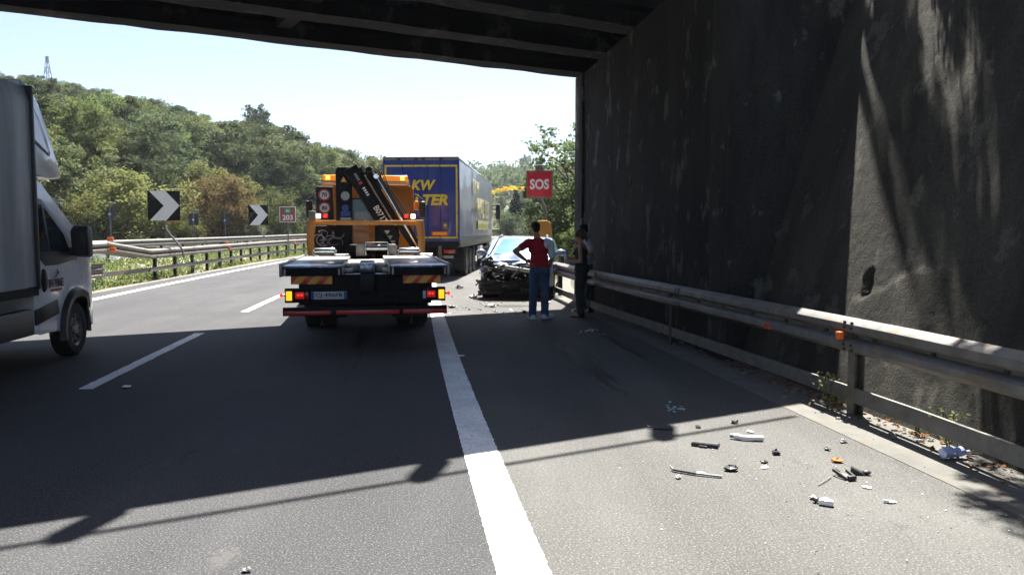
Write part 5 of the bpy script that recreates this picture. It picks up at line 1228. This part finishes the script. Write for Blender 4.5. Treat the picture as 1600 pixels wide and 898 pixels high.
# ---------------------------------------------------------------- debris on the hard shoulder
def dthing(name, label, px, py, rz=0, cat='debris', z=0.004):
    x, y = G(px, py); return thing(name, label, cat, (x, y, z), rz)
t = dthing('grille_piece', 'black slatted car grille piece lying on the sunlit shoulder', 1102, 697, R(-24))
MB().bb(-.10, .10, -.035, -.025, 0, .025).build('frame_bar', 'black_plastic', t); MB().bb(-.10, .10, .025, .035, 0, .025).build('frame_bar', 'black_plastic', t)
for y in (-.012, .006): MB().bb(-.098, .098, y - .003, y + .004, .008, .028).build('slat', 'debris_grey', t)
MB().bb(-.04, .02, -.055, -.036, .0, .012).build('clip', 'black_plastic', t)
t = dthing('hose_piece', 'white curved plastic duct lying near the end of the bridge shadow', 1168, 688, R(-8))
MB().tube([(-.10, .03, .022), (-.07, .022, .022), (-.04, .0, .02), (.03, -.008, .02), (.10, .0, .018), (.115, .008, .017)], [.020, .022, .018, .019, .022, .018], 12).build('duct', 'debris_white', t)
MB().cyl((-.125, .04, .022), (-.10, .03, .022), .016, 12).build('end_cap', 'debris_grey', t)
t = dthing('trim_strip', 'long black splintered trim strip at the left of the debris', 1088, 742, R(-26))
MB().bar((-.16, .01, .012), (.0, -.006, .01), .022, .012).build('strip', 'black_plastic', t); MB().bar((.0, -.006, .01), (.165, .012, .008), .018, .010).build('strip', 'debris_grey', t); MB().bar((-.16, .01, .012), (-.18, .035, .02), .012, .01).build('prong', 'black_plastic', t); MB().box((.03, 0, .018), (.05, .022, .004), Matrix.Rotation(.2, 3, 'X')).build('torn_flake', 'debris_white', t)
def chunk(px, py, s, label, m='black_plastic', name='plastic_fragment', seed=0, flat=.4, cat='debris'):
    flat = .16 if 'white' in m else flat
    t = dthing(name, label, px, py, seed * 1.3); random.seed(seed + 100)
    mb = MB(); mb.ell((0, 0, s * flat * .4), (s * .55, s * .38, s * flat * .45), 7, 5)
    mb.v = [(x * random.uniform(.65, 1.25), y * random.uniform(.65, 1.25), max(0, z * random.uniform(.6, 1.4))) for x, y, z in mb.v]
    mb.build('shard', m, t, smooth=False)
    if seed % 2 == 0: MB().box((s * .35, s * .1, s * .18), (s * .5, s * .12, s * .1), Matrix.Rotation(seed, 3, 'Z')).build('prong', m, t, smooth=False)
    return t
for i, (px, py, s, lb_, m) in enumerate((
    (1141, 735, .09, 'small black rectangular clip right of the long trim strip', 'black_plastic'), (1212, 709, .09, 'ragged black chunk in the middle of the debris', 'black_plastic'),
    (1194, 723, .05, 'tiny black triangular fragment below the ragged chunk', 'black_plastic'), (1318, 691, .07, 'dark pebble-like fragment at the concrete gutter edge', 'debris_grey'),
    (1292, 703, .05, 'small upright black splinter right of centre', 'black_plastic'), (1148, 661, .07, 'black fragment just below the parapet shadow', 'black_plastic'),
    (1091, 668, .06, 'little dark fragment by the railing shadow', 'black_plastic'), (1308, 722, .07, 'orange lens fragment above the grey bracket', 'reflector_orange'),
    (1269, 779, .05, 'dark crumb left of the white housing', 'debris_grey'), (1354, 762, .06, 'pale fragment below the black bracket', 'debris_white'), (1194, 731, .06, 'white flake below the black triangle', 'debris_white'),
    (1172, 675, .07, 'white flake just above the white duct', 'debris_white'), (1390, 785, .07, 'pale flake near the bottom right branch shadow', 'debris_white'), (1060, 747, .05, 'grey crumb at the trim strip tip', 'debris_grey'),
    (717, 451, .24, 'black wedge-shaped piece on the sunlit road beside the lorry wheels', 'black_plastic'), (769, 480, .18, 'dark block lying in front of the wrecked car', 'debris_grey'), (774, 487, .10, 'dark crumb in front of the block before the car', 'debris_grey'),
    (706, 481, .16, 'twisted dark part beside the tow truck bumper', 'black_plastic'), (819, 489, .13, 'black fragment left of the man in red', 'black_plastic'), (798, 485, .10, 'pale flake in front of the smashed bumper', 'debris_white'),
    (740, 466, .22, 'black bumper splinter under the car front corner', 'black_plastic'), (857, 474, .14, 'dark piece beneath the car right of the man', 'debris_grey'), (720, 557, .10, 'white sliver in the shade right of the solid line', 'debris_white'),
    (197, 605, .12, 'white scrap by the dashed lane line in the shade', 'debris_white'), (385, 893, .05, 'small dark pebble on the road near the bottom edge', 'debris_grey'))):
    chunk(px, py, s, lb_, m, seed=i)
t = dthing('strip_fragment', 'flat dark trim piece lying in the railing shadow', 1036, 671, R(-6)); MB().bb(-.08, .08, -.012, .012, 0, .012).build('strip', 'black_plastic', t, bevel=.004); MB().bar((-.08, 0, .01), (-.13, .02, .02), .01, .008).build('prong', 'black_plastic', t)
t = dthing('bracket_piece', 'grey U-shaped bracket with black ends among the debris', 1321, 746, R(14))
MB().bb(-.028, .028, -.05, .055, .0, .012).build('plate', 'galvanised', t, bevel=.003); MB().bar((-.035, -.05, .01), (-.045, .07, .035), .012, .02).build('flange', 'black_plastic', t); MB().bar((.035, -.045, .01), (.04, .05, .03), .01, .02).build('flange', 'black_plastic', t); MB().bb(-.028, .028, -.075, -.05, .0, .03).build('end_block', 'black_plastic', t, bevel=.003)
MB().tube([(-.045, .07, .035), (-.01, .09, .03), (.02, .085, .01)], .004, 5).build('wire', 'black_plastic', t)
t = dthing('mirror_bracket', 'black winged bracket right of the grey bracket', 1341, 741, R(-20)); MB().prism([(-.05, 0), (.045, 0), (.02, .015), (-.045, .045)], -.02, .03, 'y').build('wing', 'black_plastic', t); MB().ell((.05, .01, .015), (.03, .022, .015), 10, 6).build('foot', 'black_plastic', t)
t = dthing('lamp_housing', 'white broken lamp housing with black plug, nearest of the debris', 1291, 789, R(28)); mb = MB(); mb.prism([(-.045, .02), (.0, -.05), (.03, -.03), (.035, .03), (-.02, .04)], .0, .035, 'z'); mb.build('shell', 'debris_white', t, bevel=.012); MB().cyl((-.02, .05, .015), (-.02, .075, .02), .016, 10).build('plug', 'black_plastic', t)
t = dthing('thin_rod', 'thin pale wire rod beside the grey bracket', 1290, 752, R(38)); MB().tube([(-.12, -.02, .004), (0, 0, .008), (.10, .02, .006)], .004, 5).build('rod', 'debris_grey', t)
t = dthing('crumpled_bottle', 'crumpled bluish plastic bottle lying under the lower rail', 1489, 718, R(14), 'bottle', .02)
mb = MB(); mb.tube([(-.10, 0, .035), (-.095, 0, .035), (-.03, .0, .04), (.02, .005, .03), (.07, .0, .035), (.10, 0, .03), (.115, 0, .03)], [.01, .038, .040, .030, .036, .016, .013], 12); mb.v = [(x, y + noise.noise((x * 40, y * 40, z * 40)) * .014, z + noise.noise((x * 40, z * 40, 3)) * .012) for x, y, z in mb.v]; mb.build('shell', 'clear_plastic', t, ang=20); MB().cyl((.115, 0, .03), (.135, 0, .03), .014, 10).build('cap', 'sign_white', t)
def shards(name, label, px, py, n, spread, seed, m='glass_shard', sz=(.008, .03)):
    random.seed(seed); x0, y0 = G(px, py); mb = MB()
    for k in range(n):
        s = random.uniform(*sz); a = random.uniform(0, 6.3); q = random.gauss(0, spread); w = random.gauss(0, spread)
        mb.box((x0 + q, y0 + w * 1.6, .006 + s * .2), (s, s * random.uniform(.4, 1), s * random.uniform(.15, .5)), Matrix.Rotation(a, 3, 'Z') @ Matrix.Rotation(random.uniform(-.4, .4), 3, 'X'))
    return tag(mb.build(name, m, None, smooth=False), label, 'debris', None, 'stuff')
shards('broken_glass', 'scatter of bluish broken glass in the shade before the railing shadow', 1052, 638, 16, .045, 3, sz=(.008, .03))
shards('broken_glass', 'scatter of pale broken glass by the feet of the person in black', 922, 518, 18, .14, 4, sz=(.012, .05))
shards('gravel_bits', 'tiny dark and pale crumbs scattered over the sunlit shoulder', 1230, 730, 150, .6, 5, 'debris_grey', (.003, .010))
shards('gravel_bits', 'tiny white crumbs scattered over the sunlit shoulder', 1200, 740, 45, .55, 6, 'debris_white', (.003, .009))
shards('gravel_bits', 'crumbs of plastic on the road before the wrecked car', 760, 482, 90, .7, 7, 'debris_grey', (.01, .05))
# litter of leaves and stones along the wall foot, weeds at the barrier post
random.seed(31); mb = MB()
for k in range(420):
    y = random.uniform(-LA - 8, -LA + 3.5); p = Vector((1.53, 18.8, 0)) + WD * y + WN * abs(random.gauss(0, .14)) - WN * .10
    s = random.uniform(.012, .05); mb.box((p.x, p.y, .008 + random.uniform(0, .02)), (s, s * .6, .004), Matrix.Rotation(random.uniform(0, 6), 3, 'Z') @ Matrix.Rotation(random.uniform(-.7, .7), 3, 'X'))
tag(mb.build('leaf_litter', 'leaf_litter', None, smooth=False, fix=False), 'brown dead leaves gathered along the foot of the wall', 'leaves', None, 'stuff')
mb = MB()
for k in range(150):
    y = random.uniform(-LA - 8, -LA + 5); p = Vector((1.53, 18.8, 0)) + WD * y + WN * (abs(random.gauss(0, .16)) - .05); s = random.uniform(.012, .06)
    mb.ell((p.x, p.y, s * .2), (s * .6, s * .5, s * .35), 6, 4)
tag(mb.build('loose_stones', 'gravel_soil', None), 'grey loose stones and crumbled concrete along the wall foot', 'stones', None, 'stuff')
# ---------------------------------------------------------------- vegetation
def cards(pos, size, rng, tint, name, m, up=.35, aspect=.62):
    """many small leaf-shaped quads; pos Nx3, size N"""
    n = len(pos); nr = rng.normal(size=(n, 3)); nr[:, 2] = np.abs(nr[:, 2]) + up; nr /= np.linalg.norm(nr, axis=1)[:, None]
    t = rng.normal(size=(n, 3)); t -= nr * (t * nr).sum(1)[:, None]; t /= np.linalg.norm(t, axis=1)[:, None]; b_ = np.cross(nr, t)
    s = np.asarray(size)[:, None]; V = np.stack([pos - t * s, pos + b_ * s * aspect, pos + t * s, pos - b_ * s * aspect], 1).reshape(-1, 3)
    me = bpy.data.meshes.new(name); me.vertices.add(4 * n); me.vertices.foreach_set('co', V.astype(np.float32).ravel())
    me.loops.add(4 * n); me.loops.foreach_set('vertex_index', np.arange(4 * n, dtype=np.int32)); me.polygons.add(n); me.polygons.foreach_set('loop_start', np.arange(0, 4 * n, 4, dtype=np.int32))
    me.update(calc_edges=True); a = me.attributes.new('tint', 'FLOAT', 'FACE'); a.data.foreach_set('value', np.asarray(tint, dtype=np.float32))
    me.materials.append(MATS[m]); return me
def crown(seed, m, n_cl=60, per=80, leaf=.020, w=.34, z0=.22, z1=1.0, cl=.11, shape='round', aspect=.62, up=.35):
    """crown of a tree one unit tall: clumps set through an uneven volume, leaves set on each clump"""
    rng = np.random.default_rng(seed); P = []; T = []; C = []
    zc, zh = (z0 + z1) / 2, (z1 - z0) / 2
    for i in range(n_cl):
        while True:
            q = rng.uniform(-1, 1, 3)
            r_ = np.linalg.norm(q)
            if r_ < 1 and r_ > .35: break
        if shape == 'cone': zz = rng.beta(1.1, 1.6); rad = w * (1 - zz) * (.35 + .65 * rng.random()); a = rng.uniform(0, 6.283); c = np.array([rad * math.cos(a), rad * math.sin(a), z0 + zz * (z1 - z0)]); k = cl * (.45 + .8 * (1 - zz))
        elif shape == 'open': c = q * np.array([w, w, zh]) + np.array([0, 0, zc]); k = cl * rng.uniform(.45, 1.1)
        else:
            lob = 1 + .28 * math.sin(3 * math.atan2(q[1], q[0]) + seed) + .15 * rng.normal(); c = q * np.array([w * lob, w * lob, zh * .92]) + np.array([0, 0, zc]); k = cl * rng.uniform(.6, 1.25)
        n = int(per * rng.uniform(.6, 1.3)); d = rng.normal(size=(n, 3)); d /= np.linalg.norm(d, axis=1)[:, None]; d *= (rng.random(n)[:, None] ** .45) * k; d[:, 2] *= .72
        P.append(c + d); T.append(np.full(n, np.clip(rng.normal(.5, .3), 0, 1)) + rng.normal(0, .12, n)); C.append(c)
    P = np.concatenate(P); T = np.clip(np.concatenate(T), 0, 1)
    return cards(P, leaf * rng.uniform(.6, 1.3, len(P)), rng, T, 'crown', m, up, aspect), C
def trunk(seed, C, z0, r=.016, n_l=9):
    rng = random.Random(seed); mb = MB(); top = max(c[2] for c in C) * .8
    pts = [Vector((rng.uniform(-.01, .01) * i, rng.uniform(-.01, .01) * i, top * i / 5 - (.03 if i == 0 else 0))) for i in range(6)]
    mb.tube(pts, [r * (1.25 - i * .21) for i in range(6)], 7)
    for c in sorted(C, key=lambda c: rng.random())[:n_l]:
        t = min(max((c[2] - .16) / top, .15), .9); i = min(4, int(t * 5)); p = pts[i].lerp(pts[i + 1], t * 5 - i); q = Vector(c)
        if q.z < p.z: p = pts[max(1, i - 1)]
        mb.tube([p, p.lerp(q, .5) + Vector((0, 0, .02)), q], [r * .42, r * .28, r * .1], 5)
    return mb.mesh('trunk', 'bark')
PROTO = {}
def proto(key, seed, m, **k):
    nl = k.pop('limbs', 9); r = k.pop('tr', .016); me, C = crown(seed, m, **k); PROTO[key] = (me, trunk(seed, C, k.get('z0', .22), r, nl))
for i, (m, w) in enumerate((('leaf_mid', .36), ('leaf_mid', .30), ('leaf_bright', .38), ('leaf_dark', .34), ('leaf_dark', .40), ('leaf_bright', .32))):
    proto('tree%d' % i, 40 + i, m, n_cl=95, per=150, leaf=.0130, w=w, z0=.10, cl=.085, up=.1)
proto('shrub_olive', 61, 'leaf_olive', n_cl=80, per=170, leaf=.017, w=.52, z0=.02, cl=.16, limbs=12); proto('shrub_dry', 62, 'leaf_dry', n_cl=70, per=150, leaf=.017, w=.45, z0=.02, cl=.15, limbs=12)
proto('shrub_green', 63, 'leaf_bright', n_cl=70, per=140, leaf=.019, w=.55, z0=.02, cl=.17, limbs=10); proto('shrub_dark', 66, 'leaf_dark', n_cl=70, per=140, leaf=.019, w=.6, z0=.02, cl=.17, limbs=10)
proto('conifer', 64, 'leaf_conifer', n_cl=90, per=70, leaf=.020, w=.24, z0=.04, cl=.085, shape='cone'); proto('broom', 65, 'leaf_flower', n_cl=40, per=60, leaf=.03, w=.6, z0=.1, cl=.2, limbs=5)
proto('airy', 67, 'leaf_mid', n_cl=95, per=46, leaf=.014, w=.30, z0=.12, cl=.075, shape='open', limbs=40, tr=.011); proto('bush_near', 68, 'leaf_mid', n_cl=80, per=110, leaf=.020, w=.50, z0=.0, cl=.14, limbs=14)
proto('lone', 69, 'leaf_dark', n_cl=45, per=60, leaf=.022, w=.30, z0=.40, cl=.12)
def plant(key, X, Y, h, label, name='tree', cat='tree', group=None, rz=None, z=None, wide=1.):
    cm, tm = PROTO[key]; t = thing(name, label, cat, (X, Y, gz(X, Y) - .05 if z is None else z), random.uniform(0, 6.28) if rz is None else rz, group)
    t.scale = (h * wide, h * wide, h); link('trunk', tm, t); link('crown', cm, t); return t
SIL = [(-60, 95), (0, 105), (40, 118), (60, 112), (120, 122), (200, 142), (250, 150), (300, 168), (340, 185), (400, 182), (450, 190), (480, 212), (520, 224), (560, 232), (620, 246), (700, 262), (780, 285), (920, 290)]
def sil(px):
    for (a, b), (c, d) in zip(SIL[:-1], SIL[1:]):
        if a <= px <= c: return b + (d - b) * (px - a) / (c - a)
    return 110
random.seed(77); placed = []
def try_tree(px, Y, keys, hmin, hmax, group, label, jitter=6, target=None, name='tree'):
    X = (px - 800) / FPX * Y; lat = X - S(Y)
    if lat > -26.5: return False
    if any((X - a) ** 2 + (Y - b_) ** 2 < c for a, b_, c in placed): return False
    ztop = A(px, (sil(px) if target is None else target) + random.uniform(0, jitter), Y)[1]; g = gz(X, Y); h = min(random.uniform(hmin, hmax), ztop - g)
    if h < hmin * .55: return False
    placed.append((X, Y, (h * .31) ** 2)); key = random.choice(keys); plant(key, X, Y, h, label.replace('ROW', 'low on' if Y < 64 else 'midway up' if Y < 80 else 'upper part of' if Y < 98 else 'far back on') % (HUE[key], zone(px)), name, 'tree', group, wide=random.uniform(.9, 1.25)); return True
crest = '%s tree on the skyline %s'
mid = '%s tree ROW the slope %s'
def zone(px):
    for a, b_ in ((25, 'at the far left above the van roof'), (100, 'above the van cab'), (165, 'left of the large chevron sign'), (225, 'up behind the olive shrub'), (290, 'above the large chevron sign'), (345, 'above the withered shrub'), (400, 'left of the second chevron sign'), (440, 'above the second chevron sign'), (480, 'above the kilometre sign'), (530, 'left of the tow truck beacons'), (580, 'behind the crane'), (9999, 'beside the lorry roof')):
        if px < a: return b_
HUE = {'tree0': 'mid green', 'tree1': 'narrow mid green', 'tree2': 'broad light green', 'tree3': 'dark green', 'tree4': 'broad dark green', 'tree5': 'light green'}
n = 0
for px in range(-30, 640, 17):       # skyline trees reach the outline of the hill
    for Y in (random.uniform(92, 112), random.uniform(74, 90), random.uniform(112, 140)):
        if try_tree(px + random.uniform(-8, 8), Y, ['tree0', 'tree1', 'tree2', 'tree3', 'tree4', 'tree5'], 6, 17, 'trees along the skyline of the wooded hill', crest): n += 1
for k in range(900):
    px = random.uniform(-20, 640); Y = random.uniform(52, 130)
    if n > 150: break
    if try_tree(px, Y, ['tree0', 'tree1', 'tree3', 'tree4', 'tree3', 'tree2', 'tree5'], 5, 10.5, 'trees in the wood on the slope', mid, 30): n += 1
print('hill trees', n)
def pxplant(key, px, ptop, Y, label, name, cat, group=None, wide=1., pbase=None):
    X, zt = A(px, ptop, Y); g = gz(X, Y) if pbase is None else A(px, pbase, Y)[1]; return plant(key, X, Y, zt - g, label, name, cat, group, None, g - .05, wide)
pxplant('lone', 402, 162, 118, 'dark rounded tree standing up above the skyline of the hill', 'tree', 'tree', wide=.62)
pxplant('shrub_olive', 195, 262, 57, 'broad olive-green shrub left of the large chevron sign', 'shrub', 'shrub', wide=1.25); pxplant('shrub_olive', 128, 300, 54, 'olive shrub beside the van mirror', 'shrub', 'shrub', wide=1.1)
pxplant('shrub_dry', 345, 268, 62, 'brown withered shrub between the two chevron signs', 'shrub', 'shrub', wide=1.0); pxplant('shrub_olive', 322, 250, 70, 'tall olive shrub behind the withered brown shrub', 'shrub', 'shrub', wide=.9)
pxplant('shrub_green', 430, 292, 72, 'bright green climber-covered bush right of the second chevron sign', 'shrub', 'shrub', wide=.8); pxplant('shrub_dark', 380, 325, 64, 'low dark bush below the second chevron sign', 'shrub', 'shrub'); pxplant('shrub_green', 278, 315, 64, 'low green bush just right of the large chevron sign', 'shrub', 'shrub'); pxplant('shrub_dark', 478, 320, 80, 'dark bush behind the kilometre sign', 'shrub', 'shrub')
random.seed(5)
for k in range(26):
    px = 60 + k * 22; Y = 54 + k * 2.2 + random.uniform(-2, 3); pxplant(random.choice(['shrub_dark', 'shrub_green', 'shrub_olive', 'shrub_dark']), px, 322 + random.uniform(-12, 16), Y, 'scrubby bush at the foot of the wooded slope', 'shrub', 'shrub', 'scrub along the foot of the slope', 1.3)
# valley beyond the bend: pale green trees, conifer, yellow broom
for k in range(34):
    px = 728 + (k * 37 % 190); Y = 120 + (k * 53 % 70); pxplant(random.choice(['tree2', 'tree0', 'tree5', 'tree1', 'shrub_olive']), px, 296 + random.uniform(0, 34) + (Y < 140) * 22, Y, 'light green tree in the valley beyond the bend', 'tree', 'tree', 'trees beyond the bend', random.uniform(1.0, 1.5))
pxplant('conifer', 806, 296, 112, 'slim dark conifer beyond the bend left of the SOS sign', 'tree', 'tree', wide=1.25); pxplant('conifer', 846, 310, 116, 'dark conifer half hidden behind the SOS sign pole', 'tree', 'tree', wide=1.5)
pxplant('shrub_dark', 792, 328, 109, 'dark bush behind the small far chevron signs', 'shrub', 'shrub', wide=1.2)
for k, (px, pt, w) in enumerate(((778, 294, 1.2), (790, 291, 1.3), (802, 290, 1.3), (815, 291, 1.2), (768, 297, 1.))): pxplant('broom', px, pt, 175 + k, 'yellow flowering broom bush on the bank beyond the bend', 'shrub', 'shrub', 'yellow broom bushes on the bank', w, pt + 9)
pxplant('broom', 838, 337, 118, 'yellow flowering bush above the pale car at the far bend', 'shrub', 'shrub', None, 1.6, 346)
# right of the SOS column
pxplant('airy', 888, 180, 33, 'slender leafy tree rising beside the end of the bridge wall', 'tree', 'tree', wide=1.0)
pxplant('airy', 915, 215, 36, 'second slender leafy tree tucked behind the bridge wall edge', 'tree', 'tree', wide=1.2)
pxplant('bush_near', 892, 285, 32, 'dense dark green bush right of the SOS column', 'shrub', 'shrub', wide=.85); pxplant('bush_near', 925, 260, 37, 'tall bush hidden partly by the bridge wall', 'shrub', 'shrub', wide=.9); pxplant('shrub_dark', 868, 300, 46, 'dark bush behind the SOS sign', 'shrub', 'shrub', wide=.7); pxplant('shrub_green', 905, 345, 30, 'low sunny bush at the foot of the bridge wall end', 'shrub', 'shrub', wide=1.)
for k, (x, y, h) in enumerate(((7, 48, 6), (10, 60, 7), (8, 38, 6), (16, 75, 8), (13, 50, 8), (22, 95, 8), (12, 88, 7), (18, 110, 8), (30, 120, 9))): plant(random.choice(['tree0', 'tree3', 'tree4']), x, y, h, 'green roadside tree behind the SOS bay', 'tree', 'tree', 'trees behind the SOS bay')
# embankment trees dapple the wing wall; the thinnest are unseen, added for shadow streaks
OVER = [(5.1, 10.85, 5.0, .40, 'tree3'), (4.27, 9.80, 5.0, .075, 'tree3'), (4.32, 10.10, 5.2, .035, 'tree0'), (4.25, 10.28, 5.0, .03, 'tree1'), (4.16, 10.45, 5.0, .022, 'tree0'), (4.2, 10.62, 5.4, .02, 'tree1'), (4.22, 10.20, 5.2, .03, 'tree3'), (4.30, 9.55, 5.0, .02, 'tree1'), (4.85, 7.80, 5.2, .68, 'tree3'), (4.0, 7.9, 4.9, .42, 'airy'), (4.9, 6.3, 5.8, .66, 'tree4'), (4.55, 8.75, 5.0, .22, 'tree0'), (7.6, 6.5, 7.0, .8, 'tree1')]
for k, (x, y, h, w, key_) in enumerate(OVER): plant(key_, x, y, h, 'tree leaning over the top of the wing wall above the barrier' if w > .1 else 'unseen squeezed tree added to cast shadow streaks on the wing wall', 'tree', 'tree', 'trees above the wing wall' if w > .1 else 'unseen shadow casters added above the wing wall', 1.1 * k, 4.6, w)
# far wood
rng = np.random.default_rng(4); C = []
for k in range(1500):
    Y = rng.uniform(230, 470); px = rng.uniform(430, 960); X = (px - 800) / FPX * Y; C.append((X, Y, gz(X, Y) + rng.uniform(2, 7)))
P = []; T = []
for c in C:
    n = 42; d = rng.normal(size=(n, 3)); d /= np.linalg.norm(d, axis=1)[:, None]; P.append(np.array(c) + d * (rng.random(n)[:, None] ** .5) * np.array([3.4, 3.4, 4.4]) * rng.uniform(.6, 1.1)); T.append(np.clip(np.full(n, rng.normal(.5, .3)) + rng.normal(0, .1, n), 0, 1))
P = np.concatenate(P); fw = link('far_wood', cards(P, rng.uniform(.4, .85, len(P)), rng, np.concatenate(T), 'far_wood', 'leaf_far')); tag(fw, 'hazy distant wood covering the hill beyond the motorway', 'wood', None, 'stuff')
pxplant('lone', 821, 242, 400, 'lone pine-like tree sticking up from the distant ridge', 'tree', 'tree', wide=.7)
# grass on the median, the left verge and the right verge
def grass(name, label, n, lat0, lat1, y0, y1, hs, m, seed, ypow=1.6):
    rng = np.random.default_rng(seed); Y = y0 + (y1 - y0) * rng.random(n) ** ypow; la = rng.uniform(lat0, lat1, n)
    X = np.array([S(y) for y in Y]) + la; keep = np.array([noise.noise((x * .5, y * .5, 3)) > -.35 for x, y in zip(X, Y)]); X, Y = X[keep], Y[keep]; n = len(X)
    Z = np.array([gz(x, y) for x, y in zip(X, Y)]); h = rng.uniform(*hs, n) * np.array([.6 + .8 * abs(noise.noise((x * .3, y * .3, 1))) for x, y in zip(X, Y)])
    a = rng.uniform(0, 6.283, n); w = h * .13; lean = rng.normal(0, .35, (n, 2)) * h[:, None]
    B0 = np.stack([X - np.cos(a) * w, Y - np.sin(a) * w, Z], 1); B1 = np.stack([X + np.cos(a) * w, Y + np.sin(a) * w, Z], 1); Tp = np.stack([X + lean[:, 0], Y + lean[:, 1], Z + h], 1)
    V = np.stack([B0, B1, Tp], 1).reshape(-1, 3); me = bpy.data.meshes.new(name); me.vertices.add(3 * n); me.vertices.foreach_set('co', V.astype(np.float32).ravel()); me.loops.add(3 * n); me.loops.foreach_set('vertex_index', np.arange(3 * n, dtype=np.int32)); me.polygons.add(n); me.polygons.foreach_set('loop_start', np.arange(0, 3 * n, 3, dtype=np.int32)); me.update(calc_edges=True)
    at_ = me.attributes.new('tint', 'FLOAT', 'FACE'); at_.data.foreach_set('value', np.clip(rng.beta(1.2, 2, n) + np.array([noise.noise((x * .25, y * .25, 9)) for x, y in zip(X, Y)]) * .5, 0, 1).astype(np.float32)); me.materials.append(MATS[m])
    return tag(link(name, me), label, 'grass', None, 'stuff')
grass('median_grass', 'bright green grass in the median behind the barrier', 34000, -12.9, -9.0, 12, 110, (.06, .26), 'grass_blade', 1)
grass('verge_grass', 'rough grass at the foot of the wooded slope', 26000, -29, -24.8, 30, 120, (.2, .7), 'grass_blade', 2)
grass('verge_grass', 'dry yellowish grass behind the barrier of the SOS bay', 16000, 4.8, 11, 21, 60, (.15, .5), 'grass_dry', 3)
grass('verge_grass', 'green grass on the outside of the far bend', 16000, -20, -10, 95, 150, (.2, .7), 'grass_blade', 5)
rng = np.random.default_rng(12); q = []; tt = []
for k in range(1500):
    y = 14 + 60 * rng.random() ** 1.6; la = rng.uniform(-12.8, -9.1); x = S(y) + la; h = rng.uniform(.05, .26); n_ = int(14 + 40 * h * 3)
    if noise.noise((x * .4, y * .4, 6)) < -.25: continue
    q.append(np.array([x, y, gz(x, y)]) + np.abs(rng.normal(size=(n_, 3))) * np.array([0, 0, h]) + rng.normal(size=(n_, 3)) * np.array([.13, .13, .02])); tt.append(np.full(n_, rng.random()))
q = np.concatenate(q); tag(link('median_weeds', cards(q, rng.uniform(.025, .06, len(q)), rng, np.concatenate(tt), 'median_weeds', 'leaf_bright')), 'low leafy weeds among the median grass', 'weeds', None, 'stuff')
q = []
for k in range(330):
    y = 14 + 50 * rng.random() ** 1.5; la = rng.uniform(-12.6, -9.4); x = S(y) + la; q.append(np.array([[x, y, gz(x, y) + rng.uniform(.1, .34)]]) + rng.normal(size=(4, 3)) * .05)
q = np.concatenate(q); tag(link('white_flowers', cards(q, rng.uniform(.02, .04, len(q)), rng, rng.random(len(q)), 'white_flowers', 'leaf_white')), 'pale white flower heads dotted over the median grass', 'flowers', None, 'stuff')
# weeds at the barrier post and along the wing wall
random.seed(3)
for k, (y, d, h) in enumerate(((-LA - 2.65, .32, .34), (-LA - 3.6, .10, .22), (-LA - 4.0, .12, .30), (-LA + 1.1, .2, .2))):
    p = Vector((1.53, 18.8, 0)) + WD * y + WN * (d - .15); rng = np.random.default_rng(k); n = 70
    q = np.stack([rng.normal(0, h * .18, n), rng.normal(0, h * .18, n), rng.uniform(.02, h, n)], 1)
    t = thing('weed', ('tall weed beside the leaning barrier post', 'small weed at the foot of the sunlit wall', 'leafy weed below the hole in the wall', 'weed in the shade at the wall foot')[k], 'weed', (p.x, p.y, 0)); link('leaves', cards(q, np.full(n, h * .065), rng, rng.random(n), 'leaves', 'leaf_bright'), t)
    mb = MB()
    for j in range(4): mb.tube([(0, 0, -.02), (random.uniform(-.04, .04), random.uniform(-.04, .04), h * .5), (random.uniform(-.08, .08), random.uniform(-.08, .08), h * .95)], .004, 5)
    mb.build('stem', 'bark', t)
# ---------------------------------------------------------------- summer haze between here and the far ridge
hz = MB().bb(-640, 640, -160, 840, -2.5, 70).build('haze', None, None, smooth=False)
hm = bpy.data.materials.new('haze'); hm.use_nodes = True; hn = hm.node_tree.nodes; hn.clear()
hv = hn.new("ShaderNodeVolumePrincipled"); hv.inputs["Color"].default_value = (.80, .88, 1, 1); hv.inputs["Density"].default_value = .0002; hv.inputs["Anisotropy"].default_value = .3
ho = hn.new("ShaderNodeOutputMaterial"); hm.node_tree.links.new(hv.outputs[0], ho.inputs["Volume"]); hz.data.materials.append(hm); tag(hz, kind='stuff')
scene.cycles.volume_bounces = 0
